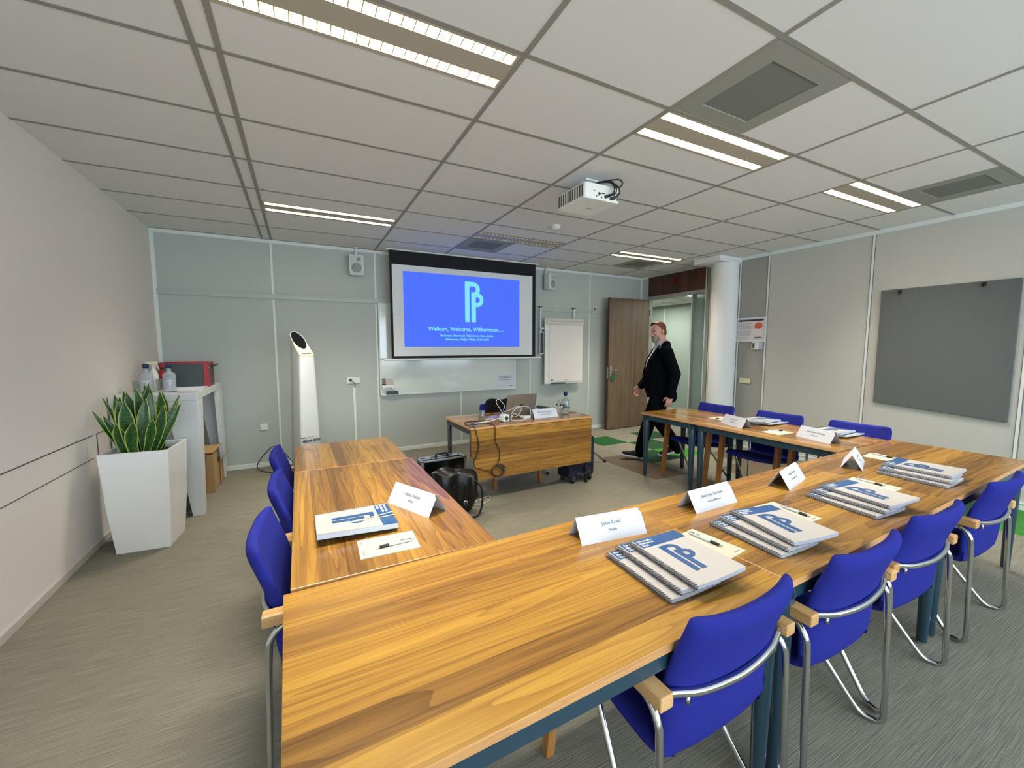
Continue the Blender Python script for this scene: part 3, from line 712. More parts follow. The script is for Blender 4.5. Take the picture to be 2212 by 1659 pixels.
for (x, y, rz, l) in [
    (1.672, 0.900, 0.0, 'blue chair, second from the left in the near row seen from behind'),
    (2.290, 0.912, -0.02, 'blue chair, third from the left in the near row seen from behind'),
    (3.140, 0.918, 0.0, 'blue chair at the far right of the near row, set apart from the others'),
    (0.125, 1.705, -PI / 2 - 0.03, 'nearest blue chair on the outer side of the left arm, its backrest facing left'),
    (0.150, 2.300, -PI / 2, 'middle blue chair on the outer side of the left arm'),
    (0.120, 2.930, -PI / 2, 'farthest blue chair on the outer side of the left arm'),
    (3.905, 3.020, PI / 2, 'farthest blue chair behind the right arm, next to the white column'),
    (3.905, 2.330, PI / 2, 'middle blue chair behind the right arm of tables'),
    (3.925, 1.690, PI / 2, 'blue chair behind the right arm nearest the pinboard'),
    (2.000, 3.985, PI, 'blue chair behind the presenter desk with a black jacket over it')]:
    dup(ch0, (x, y, 0), rz, l)
# black jacket over the presenter's chair
b = MB()
def jk(u, v):
    x = (u - 0.5) * 0.40; s = v * 2 - 1
    z = 0.868 - abs(s) ** 1.6 * 0.30 + 0.010 * math.sin(u * 9) ; y = -0.300 + s * 0.062 + 0.022 * (2 * u - 0.6) ** 2 + 0.006 * math.sin(u * 14 + v * 5)
    if s < 0: y -= 0.03 * abs(s)
    return (x - 0.075 + 0.05 * abs(s) * (u > 0.5), y, z)
b.grid(jk, 24, 20)
tag(b.build('black_jacket', M['cloth_black'], smooth=True, solid=0.014, loc=(2.000, 3.985, 0), rot=(0, 0, PI)), 'black jacket hung over the back of the chair behind the presenter desk', 'jacket')

# dark armchair with splayed legs behind the desk
t = thing('task_chair', 'dark grey chair with splayed metal legs standing behind the right of the desk', 'chair', (2.90, 4.42, 0), math.radians(186))
b = MB(); b.ell((0, 0, 0.43), (0.20, 0.20, 0.035), 24, 8); b.build('seat', M['slate'], t, smooth=True)
for s in (-1, 1):
    b = MB(); b.box(s * 0.165 - 0.035, s * 0.165 + 0.035, -0.13, 0.09, 0.685, 0.72); b.build('armrest', M['slate'], t, bevel=0.012)
    b = MB(); b.tube(bez([(s * 0.13, -0.02, 0.42), (s * 0.165, -0.02, 0.48), (s * 0.165, -0.02, 0.69)]), 0.011, 10); b.build('arm_bracket', M['steel_d'], t, smooth=True)
for sx in (-1, 1):
    for sy in (-1, 1):
        b = MB(); b.cyl((sx * 0.10, sy * 0.08, 0.41), (sx * 0.46, sy * 0.45, 0.02), 0.012, n=12); l = b.build('leg', M['alu'], t, smooth=True)
        b = MB(); b.cyl((sx * 0.462, sy * 0.452, 0.03), (sx * 0.47, sy * 0.46, 0.0), 0.017, n=12); b.build('foot', M['black'], l)

# ------------------------------------------------------------------ things on the tables
def put_text(mb, txt, size, x, y, z, rx=0, rz=0, align='CENTER', mi=0, bold=0.0, X=None):
    m = TX((x, y, z), rx, 0, rz)
    mb.text(txt, size, (X @ m) if X is not None else m, mi, align, bold, 0.0002)
def name_card(p0, p1, lines, label, back=1, sz=(0.020, 0.014), loc_z=T):
    """p0->p1 = lower front edge as read from its printed side"""
    p0 = Vector(p0); p1 = Vector(p1); d = p1 - p0; rz = math.atan2(d.y, d.x); L = 0.297
    t = thing('name_card', label, 'name card', (p0.x, p0.y, loc_z), rz, 'folded paper name cards')
    h = 0.088; dp = 0.104; tk = 0.0006; c = 0.016
    b = MB()
    b.add([(0, 0, 0), (L, 0, 0), (L, dp / 2 * 0.80, h * 0.80), (L - c, dp / 2, h), (0, dp / 2, h)], [(0, 1, 2, 3, 4)])
    b.add([(0, dp, 0), (L, dp, 0), (L, dp / 2, h), (0, dp / 2, h)], [(3, 2, 1, 0)])
    b.build('folded_sheet', M['paper'], t, solid=tk, fix=False)
    sl = math.atan2(h, dp / 2); q = MB()
    X = TX((0, 0, 0.0), 0, 0, 0)
    for i, (tx, s) in enumerate(zip(lines, sz)):
        f_ = 0.58 - i * 0.24
        q.text(tx, s, TX((L / 2, dp / 2 * f_ - 0.0011, h * f_ + 0.0006), sl), 0, 'CENTER', 0.0002, 0.0001)
    q.build('printed_lettering', M['ink'], t, fix=False)
    return t
name_card((0.900, 1.178), (1.195, 1.143), ['Jesse Kraal', 'Nestlé'], 'white folded name card nearest the camera, standing before the closest book stack')
name_card((1.528, 1.178), (1.828, 1.187), ['Katarzyna Bortniak', 'KurTrgetMa son'], 'white folded name card, second from the left along the near row')
name_card((2.205, 1.158), (2.501, 1.232), ['Pavel Chmiel', 'NaT getMa son'], 'white folded name card turned slightly, third from the left along the near row')
name_card((2.935, 1.148), (3.211, 1.249), ['Marc de Wit', 'TU Delft'], 'white folded name card seen end-on, showing its dark hollow side')
name_card((0.338, 1.955), (0.470, 1.668), ['Nafisa Pakdel', 'NTNU'], 'white folded name card on the left arm beside the thick book')
name_card((3.604, 2.555), (3.500, 2.262), ['David Lurik', 'Iqbal Resourcia'], 'white folded name card on the right arm, the farther of the two')
name_card((3.618, 1.882), (3.536, 1.590), ['Sebastiaan de Jongh', 'NeozTek'], 'white folded name card on the right arm, the nearer of the two')
name_card((2.113, 3.583), (2.410, 3.592), ['Wouter Burggraaf', 'Burggraaf en Partners'], 'white folded name card on the presenter desk', sz=(0.026, 0.016))

def logo(mb, X, s, mi):
    """two nested letter-P shapes drawn as strokes; s = height"""
    def ring(cx, cy, r0, r1, a0, a1, n=14):
        o = [(cx + r1 * math.cos(a0 + (a1 - a0) * i / n), cy + r1 * math.sin(a0 + (a1 - a0) * i / n)) for i in range(n + 1)]
        q = [(cx + r0 * math.cos(a0 + (a1 - a0) * i / n), cy + r0 * math.sin(a0 + (a1 - a0) * i / n)) for i in range(n + 1)]
        for i in range(n): mb.add([(o[i][0] * s, o[i][1] * s, 0), (o[i + 1][0] * s, o[i + 1][1] * s, 0), (q[i + 1][0] * s, q[i + 1][1] * s, 0), (q[i][0] * s, q[i][1] * s, 0)], [(0, 1, 2, 3)], mi, X)
    def rc(x0, x1, y0, y1): mb.quad((x0 * s, y0 * s, 0), (x1 * s, y0 * s, 0), (x1 * s, y1 * s, 0), (x0 * s, y1 * s, 0), mi, X)
    w_ = 0.12
    rc(0, w_, 0, 1.0); rc(w_ - 0.002, 0.22, 0.89, 1.0)
    ring(0.22, 0.815, 0.075, 0.185, -0.78, PI / 2)           # first bowl, open towards the second letter
    rc(0.17, 0.29, 0, 0.735); rc(0.17, 0.33, 0.735, 0.745); rc(0.288, 0.34, 0.625, 0.735); rc(0.288, 0.34, 0.385, 0.49)
    rc(0.17, 0.30, 0.735, 0.75)
    ring(0.33, 0.56, 0.07, 0.175, -PI / 2, PI / 2)

def make_book():
    t = thing('spiral_book', 'x', 'book', (0, 0, 0), 0, 'spiral bound course books')
    Wb, Lb, th = 0.205, 0.297, 0.013
    def lift(x, y): return 0.014 * max(0, x / Wb) ** 2 * (1 - 0.6 * y / Lb) 
    def sheet(mb, z, mi=0, x0=0.0, x1=Wb, y0=0, y1=Lb, n=(8, 8)):
        mb.grid(lambda u, v: (x0 + (x1 - x0) * u, y0 + (y1 - y0) * v, z + lift(x0 + (x1 - x0) * u, y0 + (y1 - y0) * v)), n[0], n[1], mi)
    b = MB(); n = 8
    # page block
    def P(u, v, z): return (0.004 + (Wb - 0.006) * u, Lb * v, z + lift(0.004 + (Wb - 0.006) * u, Lb * v))
    z0, z1 = 0.0012, th
    b.grid(lambda u, v: P(u, v, z1), n, n); b.grid(lambda u, v: P(u, v, z0), n, n, flip=True)
    for k in range(n):
        for v in (0, 1): b.quad(P(k / n, v, z0), P((k + 1) / n, v, z0), P((k + 1) / n, v, z1), P(k / n, v, z1))
        for u in (0, 1): b.quad(P(u, k / n, z0), P(u, (k + 1) / n, z0), P(u, (k + 1) / n, z1), P(u, k / n, z1))
    b.build('page_block', M['pages'], t, fix=False)
    b = MB(); sheet(b, th + 0.0008); b.build('front_cover', M['cover'], t, fix=False, smooth=True)
    b = MB(); b.grid(lambda u, v: (Wb * u, Lb * v, 0.0006 + lift(Wb * u, Lb * v)), 8, 8); b.build('back_cover', M['booknavy'], t, fix=False)
    b = MB(); sheet(b, th + 0.0013, 0, 0.010, Wb, Lb - 0.058, Lb, (8, 3)); o = b.build('title_band', M['bookblue'], t, fix=False, smooth=True)
    q = MB()
    for i, s in enumerate(('Advanced course', 'Medical Design', '2024')): q.text(s, 0.0145, TX((0.016, Lb - 0.020 - i * 0.016, th + 0.0022)), 0, 'LEFT', 0.0004, 0.0001)
    q.build('title_lettering', M['whitep'], o, fix=False)
    q = MB(); logo(q, TX((0.062, 0.060, th + 0.0040)), 0.165, 0)
    for v in q.v: v.z = th + 0.0018 + lift(v.x, v.y)
    q.build('cover_emblem', M['bookblue'], t, fix=False)
    b = MB(); k = 31
    for i in range(k):
        y = 0.006 + (Lb - 0.012) * i / (k - 1); c = 10
        pts = [(-0.001 + 0.0092 * math.cos(2 * PI * j / c + 0.3), y + 0.0025 * j / c, 0.0082 + 0.0082 * math.sin(2 * PI * j / c + 0.3)) for j in range(c + 1)]
        b.tube(pts, 0.0013, 4, caps=False)
    b.build('spiral_binding', M['wire'], t, fix=False)
    return t
bk0 = make_book()
def place_book(x, y, z, rz, label, group, first=[True]):
    if first[0]: o = bk0; first[0] = False; o.location = (x, y, z); o.rotation_euler = (0, 0, rz); o['label'] = label
    else: o = dup(bk0, (x, y, z), rz, label)
    o['group'] = group; return o
stacks = [
 ('closest to the camera', [((0.933, 1.068), (0.918, 0.780)), ((0.977, 1.067), (0.957, 0.780)), ((1.017, 1.047), (0.999, 0.757))]),
 ('second from the left in the near row', [((1.485, 1.073), (1.462, 0.782)), ((1.532, 1.072), (1.499, 0.780)), ((1.600, 1.070), (1.530, 0.780))]),
 ('third from the left in the near row', [((2.198, 1.085), (2.159, 0.785)), ((2.232, 1.068), (2.214, 0.776)), ((2.300, 1.082), (2.253, 0.775))]),
 ('at the right end of the near row', [((2.965, 1.097), (2.958, 0.796)), ((2.993, 1.098), (3.008, 0.800)), ((3.061, 1.107), (3.062, 0.811))])]
lv = ['bottom', 'middle', 'top']
for nm, bs in stacks:
    for i, (a_, b_) in enumerate(bs):
        d = Vector(a_) - Vector(b_); rz = math.atan2(d.y, d.x) - PI / 2
        place_book(b_[0], b_[1], T + 0.0155 * i, rz, '%s spiral bound book of the stack %s' % (lv[i], nm), 'spiral books of the stack ' + nm)
for nm, cx, cy in (('on the far part of the right arm', 3.93, 2.33), ('on the near part of the right arm', 3.95, 1.74)):
    for i in range(3):
        r = (0.02, 0.10, -0.06)[i]
        x = cx - 0.15 + (0.055, 0.0, -0.045)[i]; y = cy + 0.10 + (-0.01, 0.012, 0.03)[i]
        place_book(x, y, T + 0.0155 * i, -PI / 2 + r, '%s spiral bound book of the stack %s' % (lv[i], nm), 'spiral books of the stack ' + nm)
# thick book on the left arm with an elastic band
o = dup(bk0, (0.024, 1.885, T), -PI / 2, 'single spiral bound book with a yellow elastic band on the left arm'); o['group'] = ''
del o['group']; o.scale = (1.28, 1.0, 1.75)
b = MB()
b.tube(bez([(-0.001, 0.165, 0.030), (0.06, 0.168, 0.0285), (0.15, 0.160, 0.0300), (0.24, 0.150, 0.0315), (0.299, 0.140, 0.033)], 6), 0.0018, 6)
b.tube(bez([(-0.001, 0.172, 0.030), (0.08, 0.170, 0.0295), (0.17, 0.168, 0.031), (0.25, 0.175, 0.032), (0.299, 0.172, 0.032)], 6), 0.0018, 6)
for v in b.v: v.y = 1.885 - v.y; v.x = v.x + 0.024; v.z += T + 0.003
tag(b.build('elastic_band', M['rubber'], smooth=True), 'pale yellow elastic band around the single book on the left arm', 'elastic band')

def pad(x, y, rz, label, pen, plabel):
    t = thing('note_pad', label, 'note pad', (x, y, T), rz, 'cream A5 note pads')
    b = MB(); b.box(-0.074, 0.074, -0.105, 0.105, 0.0002, 0.0032); b.build('paper_block', M['paperc'], t, bevel=0.0004)
    q = MB(); q.text('ormito', 0.0125, TX((0.038, -0.094, 0.0035)), 0, 'CENTER', 0.0, 0.0001); q.text('www.ormito.nl', 0.005, TX((-0.045, -0.094, 0.0035)), 0, 'CENTER', 0, 0.0001)
    q.build('printed_lettering', M['ink'], t, fix=False)
    (px, py), (qx, qy) = pen
    d = Vector((qx - px, qy - py)); rz2 = math.atan2(d.y, d.x)
    p = thing('ballpoint_pen', plabel, 'pen', ((px + qx) / 2, (py + qy) / 2, T + 0.0035), rz2, 'white pens with black grips')
    X = Matrix.Translation((0, 0, 0.0058)) @ Matrix.Rotation(PI / 2, 4, 'Y')
    b = MB(); b.lathe([(0.0035, -0.064), (0.0046, -0.060), (0.0050, -0.02), (0.0054, 0.022)], 14, X=X); b.build('barrel', M['paper'], p, smooth=True)
    b = MB(); b.lathe([(0.0054, 0.022), (0.0060, 0.026), (0.0055, 0.050), (0.0048, 0.054)], 14, X=X); b.build('grip', M['black'], p, smooth=True)
    b = MB(); b.lathe([(0.0044, 0.054), (0.0030, 0.062), (0.0010, 0.069), (0.0004, 0.071)], 14, X=X); b.lathe([(0.0025, -0.072), (0.0028, -0.064)], 10, X=X); b.box(-0.062, -0.022, -0.002, 0.002, 0.0112, 0.0125); b.build('tip', M['chrome'], p, smooth=True)
    return t
pad(1.322, 0.970, math.radians(7), 'cream note pad beside the closest book stack', ((1.332, 1.055), (1.347, 0.928)), 'white pen with black grip on the note pad by the closest book stack')
pad(1.893, 1.003, math.radians(-2), 'cream note pad to the right of the second book stack', ((1.936, 1.052), (1.922, 0.925)), 'white pen with black grip on the pad beside the second book stack')
pad(2.682, 1.008, math.radians(3), 'cream note pad to the right of the third book stack', ((2.718, 1.084), (2.698, 0.958)), 'white pen with black grip on the pad beside the third book stack')
pad(3.410, 1.215, math.radians(5), 'cream note pad at the right end of the near row, above the last book stack', ((3.459, 1.307), (3.429, 1.180)), 'white pen with black grip on the rightmost pad of the near row')
pad(3.815, 2.705, math.radians(92), 'cream note pad partly behind the farther name card of the right arm', ((3.84, 2.66), (3.72, 2.70)), 'white pen on the pad behind the farther name card of the right arm')
pad(3.622, 2.030, math.radians(88), 'cream note pad between the two name cards of the right arm', ((3.605, 2.095), (3.712, 2.030)), 'white pen on the pad between the two name cards of the right arm')
pad(0.262, 1.523, math.radians(-92), 'cream note pad in front of the single book on the left arm', ((0.346, 1.506), (0.218, 1.500)), 'white pen with black grip on the note pad of the left arm')
# ------------------------------------------------------------------ projection screen, y = 5.6
SY = 5.60
t = thing('projection_screen', 'pulled-down black bordered projection screen showing a blue welcome slide', 'projection screen', (2.195, SY, 1.30))
b = MB(); b.box(-1.112, 1.112, 0, 0.003, 0.02, 1.458); b.build('black_border', M['screen_black'], t)
b = MB(); b.box(-1.082, 1.055, -0.002, 0.0, 0.055, 1.268); b.build('white_fabric', M['screen_white'], t)
b = MB(); b.box(-0.94, 0.825, -0.004, -0.002, 0.178, 1.188); sl = b.build('slide', M['slide'], t)
b = MB(); b.cyl((-1.212, 0, 0.008), (1.212, 0, 0.008), 0.014, n=16); b.build('bottom_bar', M['whitep'], t, smooth=True, bevel=0.002, ang=50)
b = MB(); b.box(-1.16, 1.16, -0.03, 0.05, 1.40 + 0.045, 1.4605); b.build('roller_case', M['trim'], t, bevel=0.004)
X = TX((-0.065, -0.0052, 0.535), PI / 2)
b = MB(); logo(b, X, 0.575, 0); b.build('slide_emblem', M['slide_txt'], sl, fix=False)
b = MB()
for s, z, tx in ((0.078, 0.405, 'Welkom, Welcome, Willkommen, ...'), (0.042, 0.325, 'Bienvenue, Benvenuti, Velkommen, Bem-vindos,'), (0.042, 0.272, 'Välkommen, Vítejte, Vitajte, Dobrodošli')):
    b.text(tx, s, TX((-0.03, -0.0052, z), PI / 2), 0, 'CENTER', 0.0018 if s > 0.05 else 0.0012, 0.0002)
b.build('slide_lettering', M['slide_txt'], sl, fix=False)

# whiteboard
t = thing('whiteboard', 'wide white magnetic board on the far wall, partly hidden by the projection screen', 'whiteboard', (0.95, YB - 0.03, 0.81))
b = MB(); b.box(0.012, 2.088, -0.004, 0.006, 0.012, 1.248); b.build('writing_surface', M['board'], t)
b = MB()
for q in ((0, 2.10, 0, 0.014), (0, 2.10, 1.246, 1.26), (0, 0.014, 0, 1.26), (2.086, 2.10, 0, 1.26)): b.box(q[0], q[1], -0.014, 0.012, q[2], q[3])
b.build('frame', M['trim'], t, bevel=0.004)
t = thing('marker_holder', 'small clear holder with markers on the left edge of the whiteboard', 'marker holder', (1.05, YB - 0.036, 0.92))
b = MB(); b.box(-0.075, 0.08, -0.03, -0.001, 0, 0.035); b.box(-0.075, 0.08, -0.008, -0.001, 0, 0.13)
for x in (-0.06, 0.065): b.box(x - 0.012, x + 0.012, -0.045, -0.001, -0.02, 0.0)
b.build('tray', M['whitep'], t, bevel=0.003)
for i, (m_, nm) in enumerate((('black', 'black'), ('red', 'red'), ('booknavy', 'navy'), ('black', 'second black'))):
    z = 0.92 + 0.047 + 0.024 * i
    k = thing('whiteboard_marker', 'whiteboard marker with %s cap in the holder on the whiteboard, %s from the top' % ({'black': 'black', 'red': 'red', 'booknavy': 'dark blue'}[m_], ('lowest', 'third', 'second', 'topmost')[i]), 'marker', (1.05, YB - 0.052, z), 0, 'markers in the whiteboard holder')
    b = MB(); b.cyl((-0.03, 0, 0), (0.072, 0, 0), 0.0075, n=12); b.build('barrel', M['paperc'], k, smooth=True)
    b = MB(); b.cyl((-0.076, 0, 0), (-0.03, 0, 0), 0.0085, n=12); b.build('cap', M[m_], k, smooth=True)
t = thing('board_eraser', 'dark grey eraser stuck to the lower left corner of the whiteboard', 'eraser', (1.105, YB - 0.036, 0.822))
b = MB(); b.box(-0.08, 0.08, -0.03, -0.012, 0, 0.048); b.build('grip', M['slate'], t, bevel=0.005)
b = MB(); b.box(-0.078, 0.078, -0.012, -0.001, 0.002, 0.046); b.build('felt_pad', M['cloth_black'], t)
t = thing('wall_notice', 'white paper notice at the lower right corner of the whiteboard', 'notice', (2.865, YB - 0.0345, 0.835))
b = MB(); b.box(-0.145, 0.148, -0.001, 0.0002, 0, 0.205); b.build('sheet', M['paper'], t)
b = MB()
for s, z, tx in ((0.020, 0.172, 'DIT WHITEBOARD NIET'), (0.020, 0.148, 'SCHOONMAKEN A.U.B.'), (0.013, 0.118, 'Gebruik alleen de juiste whiteboardstiften'), (0.013, 0.098, 'en een droge doek')): b.text(tx, s, TX((0, -0.0014, z), PI / 2), 0, 'CENTER', 0.0003, 0.0001)
b.text('ormito', 0.022, TX((0.10, -0.0014, 0.02), PI / 2), 0, 'CENTER', 0.0006, 0.0001); b.text('www.ormito.nl', 0.009, TX((-0.09, -0.0014, 0.02), PI / 2), 0, 'CENTER', 0, 0.0001)
b.build('printed_lettering', M['inkd'], t, fix=False)

# flip chart hung on the rail
t = thing('flip_chart', 'white flip chart with a blank pad hanging on the far wall right of the screen', 'flip chart', (3.925, 5.70, 0.86))
b = MB(); b.box(-0.375, 0.385, 0.0, 0.035, 0.0, 1.085); b.build('back_board', M['whitep'], t, bevel=0.006)
b = MB(); b.box(-0.30, 0.365, -0.012, 0.0, 0.035, 0.98); pd = b.build('paper_pad', M['flip'], t, bevel=0.001)
b = MB(); b.box(-0.352, 0.385, -0.030, 0.0, 0.985, 1.035); b.hexa([(-0.352, -0.03, 1.037), (0.385, -0.03, 1.037), (0.385, 0.03, 1.037), (-0.352, 0.03, 1.037)], [(-0.352, -0.012, 1.085), (0.385, -0.012, 1.085), (0.385, 0.03, 1.085), (-0.352, 0.03, 1.085)])
b.build('clamp', mat('clamp_grey', (206, 204, 196), 0.4), t, bevel=0.003)
b = MB(); b.text('BELI', 0.032, TX((-0.27, -0.0125, 0.055), PI / 2), 0, 'LEFT', 0.0012, 0.0001); b.text('www.beli.nl', 0.014, TX((0.04, -0.0125, 0.06), PI / 2), 0, 'CENTER', 0.0004, 0.0001)
b.build('printed_lettering', M['inkd'], pd, fix=False)
b = MB(); b.box(-0.26, 0.02, -0.028, 0.0, 0.0, 0.018); b.build('pen_tray', M['slate'], t, bevel=0.003)
for x in (-0.43, 0.235):
    b = MB(); b.box(x - 0.012, x + 0.012, 0.048, 0.062, 0.86, 1.262); b.box(x - 0.022, x + 0.022, 0.046, 0.094, 1.256, 1.27, 1)
    if x < -0.4: b.box(x - 0.01, x + 0.10, 0.036, 0.05, 0.90, 0.93)
    else: b.box(x - 0.01, x + 0.02, 0.030, 0.05, 0.90, 1.0)
    b.build('hanging_hook', [M['trim'], M['black']], t, bevel=0.002)
b = MB(); b.box(-0.445, -0.37, 0.045, 0.06, 0.50, 0.86); b.box(-0.437, -0.38, 0.043, 0.046, 0.515, 0.845, 1); b.build('side_plate', [M['trim'], M['slate']], t)

# loudspeakers
def speaker(x, rz, label, sx=0.178):
    t = thing('wall_speaker', label, 'loudspeaker', (x, YB - 0.10, 2.40), rz, 'white loudspeakers high on the far wall')
    b = MB(); w_ = sx / 2; b.hexa([(-w_, -0.06, 0), (w_, -0.06, 0), (w_ * 0.75, 0.07, 0), (-w_ * 0.75, 0.07, 0)], [(-w_, -0.06, 0.255), (w_, -0.06, 0.255), (w_ * 0.75, 0.07, 0.255), (-w_ * 0.75, 0.07, 0.255)])
    b.build('cabinet', M['whitep'], t, bevel=0.014)
    b = MB(); b.box(-w_ + 0.016, w_ - 0.016, -0.0635, -0.058, 0.016, 0.239); g_ = b.build('grille', M['grille'], t, bevel=0.006)
    b = MB(); b.cyl((0, -0.062, 0.088), (0, -0.0665, 0.088), 0.062, 0.060, 28); b.cyl((0.028, -0.062, 0.195), (0.028, -0.0665, 0.195), 0.026, 0.024, 20); b.build('speaker_cone', mat('cone_grey', (150, 158, 156), 0.7), g_, smooth=True)
    b = MB(); b.box(-0.012, 0.012, 0.06, 0.088, 0.1, 0.36); b.box(-0.02, 0.02, 0.02, 0.08, 0.345, 0.362); b.build('bracket', M['trim'], t)
speaker(0.69, -0.12, 'white loudspeaker high on the far wall, left of the screen')
speaker(3.64, 0.42, 'white loudspeaker high on the far wall, right of the screen')

# wall sockets
t = thing('wall_socket', 'square white socket low on the far wall left of the white tower', 'socket', (-0.440, YB - 0.002, 0.50), 0)
b = MB(); b.box(-0.04, 0.04, -0.012, 0, -0.04, 0.04); b.build('plate', M['whitep'], t, bevel=0.004)
b = MB(); b.cyl((0, -0.012, 0), (0, -0.0135, 0), 0.02, n=24); b.build('socket_face', M['trim'], t)
t = thing('wall_socket', 'double white socket with a dark plug between tower and whiteboard', 'socket', (0.61, YB - 0.002, 1.035), 0)
b = MB(); b.box(-0.082, 0.082, -0.012, 0, -0.042, 0.042); b.box(-0.006, 0.0, -0.0135, -0.012, -0.03, 0.03); b.build('plate', M['whitep'], t, bevel=0.004)
b = MB(); b.box(-0.05, -0.02, -0.03, -0.012, -0.012, 0.02); b.build('plug', M['inkd'], t, bevel=0.004)
b = MB(); b.tube(bez([(-0.035, -0.028, 0.005), (-0.012, -0.045, -0.01), (0.015, -0.04, -0.045), (0.018, -0.02, -0.09)], 6), 0.004, 8); b.build('cord', M['black'], t, smooth=True)
b = MB(); b.box(0.600, 0.632, YB - 0.022, YB, 0.055, 0.935)
tag(b.build('cable_duct', M['trim'], bevel=0.002), 'vertical white cable duct below the double socket', 'cable duct')
t = thing('wall_button', 'tiny grey box above the hanging rail left of the door', 'wall button', (4.63, YB - 0.002, 2.135))
b = MB(); b.box(-0.03, 0.03, -0.02, 0, -0.03, 0.03); b.build('plate', M['trim'], t, bevel=0.004)
b = MB(); b.box(-0.015, 0.015, -0.024, -0.02, -0.015, 0.015); b.build('button', M['slate'], t)

# air-cleaning tower
t = thing('air_purifier', 'tall white tapering air purifier tower with a slanted oval opening', 'air purifier', (0.060, 5.06, 0), 0)
RB = Matrix.Rotation(math.radians(25), 4, 'Z')
def tw(z):
    k = z / 1.385; return 0.113 - 0.034 * k ** 1.4, 0.345 - 0.055 * k      # half width, depth
def outline(w_, d_):
    o = []
    for k in range(9):                     # gently bowed front
        u = -1 + 2 * k / 8; o.append((u * w_, -0.012 * (1 - u * u)))
    o += [(w_ + 0.004, 0.02), (w_ + 0.002, d_ * 0.45), (w_ * 0.86, d_ * 0.8), (w_ * 0.45, d_ * 0.97), (0, d_), (-w_ * 0.45, d_ * 0.97), (-w_ * 0.86, d_ * 0.8), (-w_ - 0.002, d_ * 0.45), (-w_ - 0.004, 0.02)]
    return o
b = MB(); V = []; zs = [0.018, 0.3, 0.6, 0.9, 1.15, 1.30]
for z in zs: V += [(x, y, z) for x, y in outline(*tw(z))]
n = len(outline(1, 1)); w_, d_ = tw(1.385)
F = [(i * n + j, i * n + (j + 1) % n, (i + 1) * n + (j + 1) % n, (i + 1) * n + j) for i in range(len(zs) - 1) for j in range(n)] + [tuple(range(n))[::-1]]
SL = 0.88
def topz(y): return 1.395 + y * SL
V += [(x, y, 1.372 + max(0, y) * 0.62) for x, y in outline(w_, d_)]
F += [((len(zs) - 1) * n + j, (len(zs) - 1) * n + (j + 1) % n, len(zs) * n + (j + 1) % n, len(zs) * n + j) for j in range(n)]
b.add([RB @ Vector(v) for v in V], F); b.build('body', M['white'], t, smooth=True, bevel=0.0)
b = MB(); V = [(x, y, 1.372 + max(0, y) * 0.62) for x, y in outline(w_, d_)] + [(x, y, topz(y)) for x, y in outline(w_ * 0.98, d_)]
F = [(j, (j + 1) % n, n + (j + 1) % n, n + j) for j in range(n)] + [tuple(range(n, 2 * n))]
b.add([RB @ Vector(v) for v in V], F); hd_ = b.build('slanted_head', M['paperc'], t, bevel=0.004)
def el(rx, ry, up_, yc=0.178):
    c_ = Vector((0, yc, topz(yc))); sx = Vector((1, 0, 0)); sy = Vector((0, 1, SL)).normalized(); nn_ = Vector((0, -SL, 1)).normalized()
    return [RB @ (c_ + sx * (rx * math.cos(2 * PI * k / 32)) + sy * (ry * math.sin(2 * PI * k / 32)) + nn_ * up_) for k in range(32)]
b = MB(); b.add(el(0.068, 0.146, 0.004), [tuple(range(32))]); b.build('dark_opening', M['blackg'], hd_, fix=False)
b = MB(); b.tube(el(0.071, 0.150, 0.004) + el(0.071, 0.150, 0.004)[:1], 0.005, 8); b.build('opening_rim', M['paper'], hd_, smooth=True)
b = MB()
for yy_, xx_ in ((0.010, 0.0), (0.022, 0.0)): pass
b.box(-0.050, 0.050, 0.006, 0.030, 1.404, 1.410, X=RB @ Matrix.Translation((0, 0, 0.0)))
b.build('display_window', M['slot'], t)
b = MB(); b.text('VIROBUSTER', 0.038, RB @ TX((0.0, -0.0145, 0.42), PI / 2), 0, 'CENTER', 0.0010, 0.0012, spacing=0.92)
b.build('brand_lettering', M['inkd'], t, fix=False); b = MB()
for k in range(9): b.box(-0.11 + k * 0.018, -0.11 + k * 0.018 + 0.010 - 0.0007 * k, -0.0145, -0.009, 0.468, 0.478 - 0.0007 * k, X=RB)
b.build('dotted_line', M['inkd'], t, fix=False); b = MB()
b.text('international', 0.014, RB @ TX((0.02, -0.0145, 0.395), PI / 2), 0, 'CENTER', 0.0, 0.0004)
b.build('lettering', M['inkd'], t, fix=False)
b = MB(); b.box(-0.26, 0.26, -0.14, 0.46, 0, 0.018, X=TX((0, 0, 0), 0, 0, math.radians(25))); b.build('base_plate', M['slate'], t, bevel=0.003)
b = MB(); b.tube(bez([(-0.10, 5.44, 0.06), (-0.30, 5.50, 0.30), (-0.42, 5.60, 0.22), (-0.52, 5.68, 0.07), (-0.49, 5.60, 0.02), (-0.36, 5.46, 0.012), (-0.22, 5.42, 0.03), (-0.10, 5.41, 0.05)], 8), 0.005, 8)
tag(b.build('power_cable', M['black'], smooth=True), 'black cable looping on the floor left of the white tower', 'cable')

